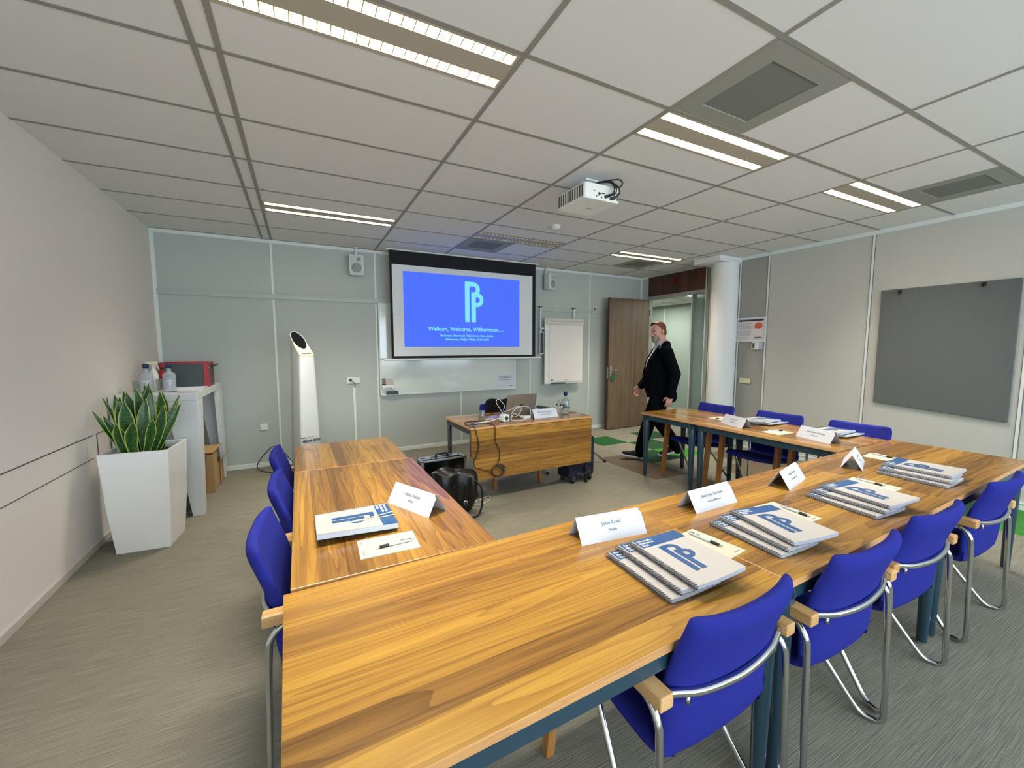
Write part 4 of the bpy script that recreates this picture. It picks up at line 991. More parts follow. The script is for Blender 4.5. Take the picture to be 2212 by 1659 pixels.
# ------------------------------------------------------------------ right wall things
t = thing('pinboard', 'large dark grey felt pinboard on the right wall', 'pinboard', (XR - 0.028, 1.70, 0.80))
b = MB()
b.add([(0, -0.50, -0.02), (0.026, -0.50, -0.02), (0.026, 0.495, 0.055), (0, 0.495, 0.055), (0, -0.50, 1.285), (0.026, -0.50, 1.285), (0.026, 0.495, 1.29), (0, 0.495, 1.29)], [(3, 2, 1, 0), (4, 5, 6, 7), (0, 1, 5, 4), (1, 2, 6, 5), (2, 3, 7, 6), (3, 0, 4, 7)])
b.build('felt_panel', M['pin'], t, bevel=0.003)
for y, z in ((0.335, 1.262), (-0.27, 1.262)):
    b = MB(); b.box(-0.014, 0.0, y - 0.013, y + 0.013, z - 0.02, z + 0.012); b.cyl((-0.012, y, z - 0.005), (-0.035, y, z - 0.03), 0.006, n=8); b.cyl((-0.012, y, z), (-0.03, y - 0.02, z + 0.008), 0.005, n=8); b.build('black_clip', M['black'], t)
t = thing('notice_holder', 'clear wall holder with a landscape notice and orange speech bubble', 'notice holder', (XR - 0.006, 3.67, 1.555))
b = MB(); b.box(-0.020, 0.004, -0.225, 0.205, 0.315, 0.335); b.box(-0.020, 0.004, -0.205, 0.225, -0.010, 0.010); b.build('rail', M['trim'], t, bevel=0.004)
b = MB(); b.box(-0.006, -0.002, -0.205, 0.21, 0.008, 0.318); b.build('backing', mat('clear_backing', (200, 204, 200), 0.2), t)
b = MB(); b.box(-0.009, -0.006, -0.185, 0.180, 0.022, 0.305); nt_ = b.build('notice_sheet', mat('notice_paper', (222, 212, 214), 0.7), t)
def wallX(y, z): return Matrix.Translation((-0.0098, y, z)) @ Matrix.Rotation(-PI / 2, 4, 'Z') @ Matrix.Rotation(PI / 2, 4, 'X')
b = MB(); b.box(-0.0105, -0.009, -0.185, 0.180, 0.282, 0.305); b.prism([(0.128, 0.284), (0.15, 0.284), (0.139, 0.268)], -0.0105, -0.009, 'yz')
b.text('ormito', 0.040, wallX(-0.115, 0.038), 0, 'CENTER', 0.0015, 0.0002)
b.build('dark_header', M['inkd'], nt_, fix=False)
b = MB()
for i, tx in enumerate(['Wij vragen u vriendelijk om de ruimte', 'netjes achter te laten na gebruik.', 'Stoelen en tafels graag terugzetten', 'zoals op de plattegrond is aangegeven', 'en afval in de bakken te deponeren.', '', 'Please leave the room as you found it:', 'put chairs and tables back in place,', 'take cups and glasses with you and', 'switch off the lights when you leave.', '', 'Hartelijk dank, thank you']):
    if tx: b.text(tx, 0.0125, wallX(0.165, 0.245 - 0.018 * i), 0, 'LEFT', 0.0, 0.0002)
b.build('printed_lettering', M['ink'], nt_, fix=False)
b = MB(); b.add([(-0.0112, -0.118 + 0.056 * math.cos(2 * PI * k / 28), 0.215 + 0.046 * math.sin(2 * PI * k / 28)) for k in range(28)], [tuple(range(28))]); b.add([(-0.0112, -0.085, 0.182), (-0.0112, -0.070, 0.165), (-0.0112, -0.068, 0.195)], [(0, 1, 2)])
b.build('speech_bubble', M['orange'], nt_, fix=False)
t = thing('thermostat', 'white thermostat box with a dark display under the notice holder', 'thermostat', (XR - 0.002, 3.56, 1.435))
b = MB(); b.box(-0.010, 0, -0.070, 0.075, 0.005, 0.115); b.build('back_plate', mat('lilac_plate', (198, 198, 220), 0.5), t, bevel=0.003)
b = MB(); b.box(-0.038, -0.010, -0.022, 0.066, 0.0, 0.108); b.build('cover', M['whitep'], t, bevel=0.005)
b = MB(); b.box(-0.040, -0.037, 0.020, 0.055, 0.018, 0.092); b.build('display', M['slot'], t)
t = thing('wall_socket', 'cream cover plate on the narrow grey panel beside the column', 'socket', (XR - 0.002, 3.72, 0.98))
b = MB(); b.box(-0.014, 0, -0.082, 0.082, -0.036, 0.036); b.build('plate', M['cream'], t, bevel=0.004)
b = MB(); b.box(-0.017, -0.014, -0.066, 0.066, -0.022, 0.022); b.build('insert', M['cream'], t, bevel=0.003)

# open door leaf, parallel to the far wall
t = bpy.data.objects.new('door_1', None); COL.objects.link(t); t.location = (5.742, 5.595, 0); t.rotation_euler = (0, 0, math.radians(1.5)); t['kind'] = 'structure'; t['label'] = 'open dark walnut door standing parallel to the far wall'; t['category'] = 'door'
b = MB(); b.box(-0.965, 0, 0, 0.042, 0.012, 2.325); b.build('door_leaf', M['wood_door'], t, bevel=0.002)
b = MB(); b.box(-0.969, -0.9645, 0.002, 0.04, 0.012, 2.325); b.build('edge_strip', M['wood_head'], t)
b = MB(); b.box(-0.927, -0.885, -0.004, 0, 0.90, 1.13); b.build('lock_plate', M['alu'], t, bevel=0.002)
b = MB(); b.tube(bez([(-0.905, -0.004, 1.065), (-0.905, -0.045, 1.065), (-0.895, -0.052, 1.067), (-0.84, -0.052, 1.072), (-0.775, -0.050, 1.060)], 5), 0.009, 10); hd2 = b.build('door_handle', M['chrome'], t, smooth=True)
b = MB(); b.cyl((-0.965, 0.02, 1.0), (-0.985, 0.02, 1.0), 0.012, n=12); b.box(-0.972, -0.964, 0.008, 0.034, 0.92, 1.12); b.build('lock_case', M['alu'], t)
for z in (0.25, 1.2, 2.1):
    b = MB(); b.cyl((0.004, -0.006, z - 0.05), (0.004, -0.006, z + 0.05), 0.009, n=10); b.build('hinge', M['alu'], t, smooth=True)
b = MB(); b.cyl((4.858, 5.545, 0.93), (4.858, 5.555, 0.93), 0.045, n=28)
b.box(4.853, 4.863, 5.546, 5.554, 0.965, 1.02)
tag(b.build('key_tag', M['greenfob'], bevel=0.002), 'round dark green key tag hanging from the door lock', 'key tag')

# ------------------------------------------------------------------ ceiling projector
t = thing('ceiling_projector', 'white projector hanging from the ceiling with black cables behind', 'projector', (2.05, 2.67, 2.565), math.radians(0))
def rr(w_, d_, r_, n=5):
    o = []
    for cx, cy, a0 in ((w_ - r_, d_ - r_, 0), (-w_ + r_, d_ - r_, PI / 2), (-w_ + r_, -d_ + r_, PI), (w_ - r_, -d_ + r_, 1.5 * PI)):
        for k in range(n + 1): o.append((cx + r_ * math.cos(a0 + PI / 2 * k / n), cy + r_ * math.sin(a0 + PI / 2 * k / n)))
    return o
PW, PD, PH = 0.165, 0.175, 0.115
b = MB(); b.prism(rr(PW, PD, 0.022), 0.0, PH); b.build('casing', M['projw'], t, bevel=0.008)
b = MB()
for k in range(11):
    y = -PD + 0.022 + k * 0.030; b.box(-PW - 0.0012, -PW + 0.004, y, y + 0.016, 0.018, PH - 0.012)
b.build('side_vents', M['slot'], t); b = MB()
for k in range(2): b.box(PW - 0.06 + k * 0.03, PW - 0.045 + k * 0.03, -PD - 0.0012, -PD + 0.002, 0.018, 0.075)
b.build('rear_vents', M['slot'], t)
b = MB()
for x, z, r_ in ((-0.075, 0.06, 0.004), (-0.03, 0.045, 0.011), (-0.055, 0.025, 0.005), (-0.042, 0.03, 0.004), (-0.005, 0.050, 0.005), (0.008, 0.052, 0.005), (0.02, 0.052, 0.005), (-0.01, 0.022, 0.007)): b.cyl((x, -PD + 0.002, z), (x, -PD - 0.0015, z), r_, n=12)
b.build('rear_ports', M['black'], t)
for pts in ([(0.035, -PD - 0.02, 0.03), (0.06, -PD - 0.05, 0.05), (0.075, -PD - 0.04, 0.10), (0.05, -PD - 0.01, 0.135), (-0.02, -PD + 0.05, 0.14)],
            [(0.03, -PD - 0.02, 0.028), (0.075, -PD - 0.05, 0.045), (0.09, -PD - 0.045, 0.09), (0.06, -PD - 0.02, 0.14), (0.0, -PD + 0.05, 0.145)],
            [(0.085, -PD - 0.01, 0.022), (0.115, -PD - 0.05, 0.05), (0.105, -PD - 0.05, 0.10), (0.07, -PD - 0.03, 0.125)],
            [(0.09, -PD - 0.05, 0.095), (0.12, -PD - 0.05, 0.10), (0.145, -PD - 0.05, 0.13), (0.12, -PD - 0.045, 0.155), (0.06, -PD - 0.02, 0.15), (0.0, -PD + 0.06, 0.15)]):
    b = MB(); b.tube(bez(pts, 7), 0.0055, 8); b.build('cable', M['black'], t, smooth=True)
b = MB(); b.cyl((0.022, -PD + 0.004, 0.028), (0.05, -PD - 0.03, 0.038), 0.011, n=10); b.cyl((0.075, -PD + 0.003, 0.022), (0.10, -PD - 0.03, 0.03), 0.012, n=10); b.build('plug', M['slate'], t)
b = MB(); b.cyl((0, 0.0, PH), (0, 0.0, 0.196), 0.03, n=20); b.box(-0.06, 0.06, -0.05, 0.05, 0.186, 0.196); b.build('ceiling_mount', M['trim'], t)
b = MB(); b.text('optoma', 0.022, TX((0.02, 0.02, -0.0004), PI, 0, 0), 0, 'CENTER', 0.0006, 0.0001); b.build('lettering', M['ink'], t, fix=False)
b = MB(); b.cyl((0.05, PD - 0.002, 0.06), (0.05, PD + 0.012, 0.06), 0.03, n=24); b.build('lens', M['blackg'], t)

# ------------------------------------------------------------------ planter with snake plant
t = thing('planter', 'tall white tapered square planter holding a snake plant by the left wall', 'planter', (-1.066, 3.93, 0), math.radians(-4.5))
def oct_(h, c): return [(h, h - c), (h - c, h), (-h + c, h), (-h, h - c), (-h, -h + c), (-h + c, -h), (h - c, -h), (h, -h + c)]
b = MB(); lv_ = [(0.157, 0.003, 0.0), (0.180, 0.003, 0.30), (0.199, 0.003, 0.74), (0.182, 0.003, 0.74), (0.180, 0.003, 0.68)]
V = [(x, y, z) for h, c, z in lv_ for x, y in oct_(h, c)]
F = [(i * 8 + j, i * 8 + (j + 1) % 8, (i + 1) * 8 + (j + 1) % 8, (i + 1) * 8 + j) for i in range(len(lv_) - 1) for j in range(8)] + [tuple(range(8))[::-1]]
b.add(V, F); b.build('pot', M['pot'], t, bevel=0.003)
b = MB(); b.grid(lambda u, v: ((u - 0.5) * 0.366, (v - 0.5) * 0.366, 0.69 + 0.012 * math.sin(u * 23) * math.cos(v * 19)), 12, 12); b.build('soil', M['soil'], t, fix=False)
pl = thing('snake_plant', 'snake plant with upright yellow-edged dark green leaves in the white planter', 'plant', (-1.075, 3.93, 0.69), 0)
rnd = random.Random(11)
def leafmesh(base, tip, width, bend, twist, k=14):
    me = bpy.data.meshes.new('leaf'); B = Vector(base); Tp = Vector(tip); side0 = Vector((math.cos(twist), math.sin(twist), 0)); V = []; F = []; UVs = []
    nv = 5
    for i in range(k + 1):
        s = i / k; c = B.lerp(Tp, s) + Vector((bend[0], bend[1], 0)) * math.sin(PI * s) * 0.5
        w_ = width * (0.55 + 0.9 * s) * (1 if s < 0.55 else max(0.0, 1 - ((s - 0.55) / 0.45) ** 1.8)); w_ = max(w_ * 0.5, 0.0012)
        a_ = twist + 0.5 * math.sin(s * 3 + twist); sd_ = Vector((math.cos(a_), math.sin(a_), 0)); nr = sd_.cross((Tp - B).normalized())
        for j in range(nv):
            u = j / (nv - 1); V.append(c + sd_ * ((u - 0.5) * 2 * w_) + nr * (abs(u - 0.5) ** 2 * w_ * 1.2)); UVs.append((u, s))
    for i in range(k):
        for j in range(nv - 1): F.append((i * nv + j, i * nv + j + 1, (i + 1) * nv + j + 1, (i + 1) * nv + j))
    me.from_pydata([tuple(v) for v in V], [], F); uvl = me.uv_layers.new(name='UVMap')
    for p in me.polygons:
        p.use_smooth = True
        for li in p.loop_indices: uvl.data[li].uv = UVs[me.loops[li].vertex_index]
    me.materials.append(M['leaf']); o = bpy.data.objects.new('leaf', me); COL.objects.link(o); o.parent = pl
    d = o.modifiers.new('s', 'SOLIDIFY'); d.thickness = 0.003
LV = [((-0.09, -0.02), (-0.245, -0.05, 0.345), 0.035, 0.4), ((-0.10, 0.03), (-0.235, 0.10, 0.42), 0.028, 0.2), ((-0.06, -0.06), (-0.20, -0.02, 0.30), 0.05, 0.3),
      ((-0.02, -0.09), (-0.05, -0.12, 0.40), 0.085, 0.0), ((-0.05, 0.02), (-0.075, 0.02, 0.46), 0.075, 0.2), ((-0.04, -0.05), (-0.10, -0.03, 0.43), 0.07, 0.1),
      ((0.01, 0.04), (0.045, 0.06, 0.52), 0.06, -0.1), ((0.02, -0.02), (0.07, 0.0, 0.48), 0.065, 0.0), ((0.04, 0.03), (0.115, 0.02, 0.46), 0.06, -0.2),
      ((0.06, -0.05), (0.15, -0.06, 0.36), 0.06, -0.4), ((0.07, 0.0), (0.215, 0.01, 0.38), 0.045, -0.2), ((0.08, -0.03), (0.245, -0.02, 0.365), 0.045, -0.5),
      ((0.09, 0.05), (0.22, 0.08, 0.42), 0.04, 0.3), ((-0.01, -0.12), (0.0, -0.16, 0.26), 0.075, 0.3), ((-0.07, -0.09), (-0.10, -0.14, 0.25), 0.07, -0.3), ((0.03, -0.10), (0.10, -0.13, 0.27), 0.06, 0.2),
      ((0.0, 0.08), (0.0, 0.14, 0.50), 0.06, 0.0), ((-0.05, 0.08), (-0.12, 0.12, 0.46), 0.055, 0.1), ((0.05, 0.09), (0.10, 0.15, 0.44), 0.055, -0.1), ((-0.02, 0.0), (-0.01, -0.02, 0.49), 0.07, 0.15),
      ((-0.08, 0.05), (-0.15, 0.05, 0.44), 0.06, 0.3), ((0.03, -0.06), (0.055, -0.07, 0.42), 0.07, -0.3)]
for (bx, by), tp, w_, tw in LV:
    leafmesh((bx, by, -0.02), tp, w_, (rnd.uniform(-0.05, 0.05), rnd.uniform(-0.05, 0.05)), tw)

# ------------------------------------------------------------------ white console and what stands on and under it
CX0, CX1, CY0, CY1, CH = -1.385, -0.815, 4.36, 5.62, 1.085
t = thing('console_table', 'tall white angular console table in the left corner with slanted legs', 'side table', (0, 0, 0))
b = MB(); b.box(CX0, CX1, CY0, CY1, CH - 0.062, CH); b.build('tabletop', M['white'], t, bevel=0.003)
th = 0.05
for yy in (CY0, CY1 - th):
    for s in (0, 1):
        xa = CX1 if s else CX0; d = -1 if s else 1
        b = MB(); b.prism([(xa, 0), (xa + d * 0.085, 0), (xa + d * 0.215, CH - 0.063), (xa, CH - 0.063)], yy, yy + th, 'xz')
        y_in = yy + th if yy == CY0 else yy; dy = 1 if yy == CY0 else -1
        e_ = (yy + th) if dy > 0 else yy; b.prism([(e_ - dy * 0.001, 0), (e_ + dy * 0.035, 0), (e_ + dy * 0.19, CH - 0.063), (e_ - dy * 0.001, CH - 0.063)], min(xa + d * 0.0005, xa + d * 0.04), max(xa + d * 0.0005, xa + d * 0.04), 'yz')
        b.build('leg', M['white'], t, bevel=0.002)
def bottle(name, x, y, z, label, h=1.0, frost=True):
    t = thing(name, label, 'bottle', (x, y, z), 0, 'square shouldered glass water bottles')
    w_ = 0.045
    b = MB(); b.lathe([(0.03, 0.0), (w_, 0.004), (w_ + 0.001, 0.02), (w_ + 0.001, 0.15), (w_ - 0.004, 0.164), (0.024, 0.172), (0.0175, 0.182), (0.0165, 0.212), (0.019, 0.214), (0.019, 0.222)], 32); b.build('glass_body', M['water'] if frost else M['glass'], t, smooth=True)
    b = MB(); b.lathe([(0.0165, 0.206), (0.0165, 0.212), (0.021, 0.214), (0.022, 0.246), (0.018, 0.25), (0.0, 0.25)], 20); b.build('stopper', M['cap'], t, smooth=True)
    b = MB(); b.lathe([(0.0, 0.001), (w_ + 0.003, 0.001), (w_ + 0.003, -0.0)], 24); b.build('base_ring', M['slate'], t)
    return t
def wlabel(t, s=0.018, z=0.095):
    b = MB(); b.text('ormito', s, TX((0, -0.0475, z), PI / 2), 0, 'CENTER', 0.0008, 0.0003); o = b.build('lettering', M['paper'], t, fix=False); o.rotation_euler = (0, 0, 0.25)
wlabel(bottle('water_bottle', -1.045, 4.60, CH, 'frosted water bottle with navy stopper on the console, in front of the crate'))
wlabel(bottle('water_bottle', -1.205, 4.62, CH, 'frosted water bottle with navy stopper on the console, left and behind the plant leaves'))
t = thing('spray_bottle', 'white trigger spray bottle on the console by the wall', 'spray bottle', (-1.235, 4.95, CH), 0.2)
b = MB(); b.lathe([(0.03, 0), (0.036, 0.01), (0.036, 0.13), (0.024, 0.17), (0.014, 0.19), (0.014, 0.21)], 20); b.build('body', M['whitep'], t, smooth=True)
b = MB(); b.box(-0.055, 0.035, -0.012, 0.012, 0.232, 0.262); b.box(-0.015, 0.02, -0.012, 0.012, 0.205, 0.235); b.hexa([(0.035, -0.008, 0.18), (0.045, -0.008, 0.18), (0.045, 0.008, 0.18), (0.035, 0.008, 0.18)], [(0.015, -0.008, 0.24), (0.03, -0.008, 0.24), (0.03, 0.008, 0.24), (0.015, 0.008, 0.24)]); b.build('trigger_head', M['paperc'], t, bevel=0.004)
def tumbler(x, y, z, label, grp, r=0.033, h=0.10):
    b = MB(); b.lathe([(0.0, 0.0), (r * 0.85, 0.0), (r, h), (r - 0.002, h), (r * 0.85 - 0.002, 0.006), (0.0, 0.006)], 24)
    o = b.build('drinking_glass', M['glass'], smooth=True, loc=(x, y, z)); tag(o, label, 'glass', grp); return o
tumbler(-1.10, 4.80, CH, 'upright drinking glass between bottles and crate on the console', 'drinking glasses on the console')
tumbler(-1.17, 4.86, CH, 'drinking glass behind the left water bottle on the console', 'drinking glasses on the console')
tumbler(-1.30, 4.72, CH, 'drinking glass on the console beside the left wall', 'drinking glasses on the console')
t = thing('folding_crate', 'red and dark grey crate with a black handle on the console', 'crate', (-1.03, 5.20, CH), math.radians(2))
b = MB(); hx, hy, hz = 0.195, 0.155, 0.235
for q in ((-hx, hx, -hy, -hy + 0.012), (-hx, hx, hy - 0.012, hy), (-hx, -hx + 0.012, -hy, hy), (hx - 0.012, hx, -hy, hy)): b.box(q[0], q[1], q[2], q[3], 0.005, hz)
b.box(-hx, hx, -hy, hy, 0.0, 0.008)
b.build('side_panels', M['slate'], t, bevel=0.002)
for sx in (-1, 1):
    for sy in (-1, 1):
        b = MB(); b.box(min(sx * (hx - 0.045), sx * (hx + 0.004)), max(sx * (hx - 0.045), sx * (hx + 0.004)), min(sy * hy, sy * (hy + 0.004)), max(sy * hy, sy * (hy + 0.004)), 0.0, hz + 0.004)
        b.box(min(sx * hx, sx * (hx + 0.004)), max(sx * hx, sx * (hx + 0.004)), min(sy * (hy - 0.04), sy * (hy + 0.004)), max(sy * (hy - 0.04), sy * (hy + 0.004)), 0.0, hz + 0.004); b.build('corner_post', M['red'], t, bevel=0.002)
b = MB(); b.box(-hx - 0.006, hx + 0.006, -hy - 0.006, -hy + 0.01, hz - 0.004, hz + 0.008); b.box(-hx - 0.006, hx + 0.006, hy - 0.01, hy + 0.006, hz - 0.004, hz + 0.008); b.box(-hx - 0.006, -hx + 0.01, -hy, hy, hz - 0.004, hz + 0.008); b.box(hx - 0.01, hx + 0.006, -hy, hy, hz - 0.004, hz + 0.008); b.build('rim', M['red'], t, bevel=0.002)
b = MB(); b.cyl((hx + 0.006, -hy - 0.01, hz - 0.045), (hx + 0.045, hy - 0.02, hz - 0.02), 0.007, n=10); b.cyl((hx + 0.0, -hy - 0.012, hz - 0.046), (hx + 0.012, -hy - 0.012, hz - 0.046), 0.009, n=10, mi=1); b.build('handle', [M['black'], M['chrome']], t, smooth=True)
b = MB(); b.box(-hx + 0.055, -hx + 0.10, -hy - 0.006, -hy - 0.004, hz - 0.05, hz - 0.03); b.box(-0.198, -0.150, -hy - 0.0055, -hy - 0.0035, hz - 0.052, hz - 0.034); b.build('grip_hole', M['black'], t)
t = thing('paper_stack', 'thin stack of white papers on the console in front of the crate', 'papers', (-0.99, 4.86, CH), 0.04)
for i in range(3):
    b = MB(); b.box(-0.15 + i * 0.006, 0.15 + i * 0.004, -0.105, 0.105, i * 0.004, i * 0.004 + 0.0035); b.build('sheet', M['paper'], t)
# below the console
t = thing('waste_bin', 'dark grey rectangular waste bin under the console', 'bin', (-1.02, 4.66, 0), 0.05)
b = MB(); b.hexa([(-0.16, -0.16, 0), (0.13, -0.16, 0), (0.13, 0.20, 0), (-0.16, 0.20, 0)], [(-0.18, -0.18, 0.40), (0.155, -0.18, 0.40), (0.155, 0.22, 0.40), (-0.18, 0.22, 0.40)]); b.build('body', M['bin'], t, bevel=0.004)
b = MB(); b.box(-0.188, 0.163, -0.188, 0.228, 0.385, 0.41); b.build('rim', M['slate'], t, bevel=0.004)
def cbox(x, y, z, sx, sy, sz, rz, label, flaps=True):
    t = thing('cardboard_box', label, 'box', (x, y, z), rz, 'cardboard boxes under the console')
    b = MB(); tk = 0.004
    b.box(-sx, sx, -sy, sy, 0, tk); b.box(-sx, -sx + tk, -sy, sy, 0, sz); b.box(sx - tk, sx, -sy, sy, 0, sz); b.box(-sx, sx, -sy, -sy + tk, 0, sz); b.box(-sx, sx, sy - tk, sy, 0, sz)
    b.build('carton', M['card'], t)
    if flaps:
        b = MB(); b.hexa([(sx - tk, -sy, sz), (sx, -sy, sz), (sx, sy, sz), (sx - tk, sy, sz)], [(sx + 0.07, -sy, sz + 0.10), (sx + 0.074, -sy, sz + 0.10), (sx + 0.074, sy, sz + 0.10), (sx + 0.07, sy, sz + 0.10)]); b.build('flap', M['card'], t)
cbox(-0.985, 5.13, 0, 0.145, 0.14, 0.40, 0.03, 'cardboard box under the console, closer to the camera', False)
cbox(-0.99, 5.425, 0, 0.16, 0.13, 0.24, 0.0, 'open cardboard box with a raised flap under the console by the far wall')
b = MB(); b.hexa([(-0.20, -0.12, 0), (0.165, -0.14, 0.0), (0.20, 0.15, 0.0), (-0.20, 0.15, 0)], [(-0.20, -0.12, 0.008), (0.165, -0.14, 0.008), (0.20, 0.15, 0.008), (-0.20, 0.15, 0.008)])
o = b.build('cardboard_sheet', M['card'], loc=(-1.0, 5.13, 0.418), rot=(0.09, -0.03, 0)); tag(o, 'flat cardboard sheet lying on top of the box under the console', 'cardboard')

# ------------------------------------------------------------------ on the presenter desk
t = thing('laptop', 'open silver laptop on the presenter desk, its lid facing the camera', 'laptop', (2.03, 3.88, T), math.radians(2))
b = MB(); b.box(-0.178, 0.178, -0.12, 0.125, 0, 0.014); b.build('base', M['laptop'], t, bevel=0.005)
lid = MB(); lid.box(-0.178, 0.178, -0.003, 0.003, 0, 0.245); lo = lid.build('lid', M['laptop'], t, bevel=0.002, loc=(0, -0.118, 0.012), rot=(math.radians(14), 0, 0))
b = MB(); b.box(-0.170, 0.170, 0.0032, 0.0036, 0.01, 0.235); b.build('display', M['blackg'], lo)
b = MB()
def disc(cx, cz, r_, n=20, y=-0.0034): b.add([(cx + r_ * math.cos(2 * PI * k / n), y, cz + r_ * math.sin(2 * PI * k / n)) for k in range(n)], [tuple(range(n))])
disc(-0.0065, 0.118, 0.0115); disc(0.0065, 0.118, 0.0115); disc(0, 0.113, 0.012); disc(0.004, 0.1345, 0.0036)
b.build('emblem', mat('emblem_bronze', (96, 84, 62), 0.3, metal=0.6), lo, fix=False)
b = MB(); b.box(-0.15, 0.15, -0.10, 0.01, 0.0142, 0.0150); b.build('keyboard', M['black'], t)
t = thing('cube_socket', 'white cube-shaped power socket at the front of the presenter desk', 'cube socket', (1.775, 3.60, T), math.radians(8))
b = MB(); b.box(-0.036, 0.036, -0.036, 0.036, 0, 0.072); b.build('cube', M['whitep'], t, bevel=0.009)
b = MB(); b.cyl((0.0, -0.0365, 0.036), (0.0, -0.030, 0.036), 0.021, n=24); b.build('socket_recess', M['slate'], t)
b = MB(); b.box(-0.048, -0.036, -0.028, 0.028, 0.008, 0.064); b.build('side_socket', M['whitep'], t, bevel=0.006)
t = thing('power_adapter', 'white laptop power adapter on the presenter desk right of the cube socket', 'power adapter', (2.045, 3.66, T), 0.1)
b = MB(); b.box(-0.045, 0.045, -0.04, 0.04, 0, 0.029); b.build('casing', M['whitep'], t, bevel=0.007)
b = MB()
b.tube(bez([(1.735, 3.60, T + 0.035), (1.66, 3.585, T + 0.03), (1.58, 3.575, T + 0.018), (1.50, 3.59, T + 0.012), (1.455, 3.60, T + 0.008)], 8), 0.0052, 8)
tag(b.build('white_cord', M['whitep'], smooth=True), 'thick white cord running from the cube socket to the cable grommet', 'cord')
b = MB()
pts = [(1.78, 3.64, T + 0.07), (1.74, 3.68, T + 0.15), (1.73, 3.70, T + 0.19), (1.77, 3.72, T + 0.205), (1.81, 3.68, T + 0.15), (1.80, 3.67, T + 0.09), (1.86, 3.66, T + 0.10), (1.94, 3.65, T + 0.13), (2.00, 3.66, T + 0.10), (1.93, 3.64, T + 0.03), (1.86, 3.62, T + 0.05), (1.90, 3.60, T + 0.12), (2.00, 3.61, T + 0.135), (2.09, 3.64, T + 0.10), (2.09, 3.64, T + 0.04), (2.06, 3.60, T + 0.012), (1.98, 3.56, T + 0.006), (1.90, 3.56, T + 0.006), (1.85, 3.60, T + 0.01), (1.90, 3.64, T + 0.06), (1.98, 3.64, T + 0.03), (2.02, 3.655, T + 0.02)]
b.tube(bez(pts, 7), 0.0030, 8)
tag(b.build('white_cord', M['whitep'], smooth=True), 'tangled white cable looping between cube socket and power adapter', 'cord')
tumbler(1.575, 3.72, T, 'empty drinking glass on the left half of the presenter desk', 'x', 0.036, 0.105)
b = MB(); b.box(-0.045, 0.045, -0.012, 0.012, 0, 0.012)
tag(b.build('usb_adapter', M['whitep'], bevel=0.003, loc=(1.68, 3.76, T), rot=(0, 0, 0.15)), 'small flat white adapter beside the drinking glass on the desk', 'adapter')
b = MB(); b.box(-0.10, 0.10, -0.07, 0.07, 0, 0.001)
tag(b.build('violet_sheet', M['violet'], loc=(1.82, 3.90, T + 0.0003), rot=(0, 0, 0.4)), 'violet sheet of paper next to the laptop on the desk', 'paper')
wb_ = bottle('water_bottle', 2.545, 3.66, T, 'clear water bottle with navy stopper on the right end of the presenter desk', frost=False); wlabel(wb_)
t = thing('small_flask', 'small clear flask in front of the water bottle on the desk', 'flask', (2.475, 3.63, T), 0)
b = MB(); b.lathe([(0.0, 0), (0.016, 0.0), (0.016, 0.07), (0.010, 0.082), (0.010, 0.09)], 16); b.build('body', M['glass'], t, smooth=True)
b = MB(); b.lathe([(0.011, 0.088), (0.012, 0.105), (0, 0.106)], 14); b.build('cap', M['whitep'], t, smooth=True)
b = MB()
b.grid(lambda u, v: (-0.055 + 0.06 * math.sin(v * PI * 0.55) + 0.02 * u, (u - 0.5) * 0.07, 0.155 * v), 4, 12)
tag(b.build('paper_cone', M['flip'], smooth=True, solid=0.0012, loc=(2.50, 3.74, T)), 'curled white sheet standing behind the water bottle on the desk', 'paper')
b = MB(); b.box(-0.03, 0.03, -0.0005, 0.0005, 0, 0.075)
tag(b.build('pink_note', M['pink'], loc=(2.235, 3.74, T + 0.001), rot=(-0.35, 0.15, 0.3)), 'pinkish paper note leaning beside the name card of the presenter desk', 'note')
b = MB(); b.cyl((0, 0, 0), (0, 0, 0.003), 0.045, n=28)
tag(b.build('coaster', mat('brown_disc', (120, 82, 46), 0.5), loc=(2.69, 3.72, T)), 'flat brown disc at the right end of the presenter desk', 'coaster')
# dark cords hanging over the front flap
t = thing('hanging_cord', 'dark red-brown cord hanging over the desk front, ending in a coil', 'cord', (0, 0, 0))
FY = 3.420
b = MB()
b.tube(bez([(1.545, 3.70, T + 0.004), (1.45, 3.72, T + 0.005), (1.37, 3.66, T + 0.005), (1.372, 3.52, T + 0.006), (1.385, 3.438, T + 0.006), (1.392, FY, T - 0.03), (1.418, FY, 0.60), (1.405, FY, 0.50), (1.37, FY, 0.42), (1.385, FY, 0.37), (1.45, FY, 0.345), (1.52, FY, 0.315), (1.55, FY, 0.30)], 8), 0.0042, 8)
b.tube(bez([(1.50, 3.66, T + 0.004), (1.56, 3.60, T + 0.006), (1.585, 3.50, T + 0.006), (1.587, 3.44, T + 0.005), (1.588, FY, T - 0.035), (1.590, FY, 0.60), (1.625, FY, 0.52), (1.632, FY, 0.44), (1.615, FY, 0.385)], 8), 0.0042, 8)
b.build('strand', M['cord'], t, smooth=True)
b = MB(); pts = []
for k in range(64):
    a_ = k / 63 * 2 * PI * 3.3; r_ = 0.055 - 0.012 * math.sin(k * 0.31)
    pts.append((1.605 + r_ * 1.15 * math.cos(a_) + 0.01 * math.sin(k * 0.2), FY - 0.004 - 0.00015 * k, 0.320 + r_ * math.sin(a_) + 0.008 * math.cos(k * 0.13)))
b.tube(pts, 0.0042, 8); b.build('coil', M['cord'], t, smooth=True)
b = MB(); b.cyl((1.60, FY - 0.012, 0.375), (1.67, FY - 0.014, 0.325), 0.008, n=10); b.build('plug', M['slate'], t)

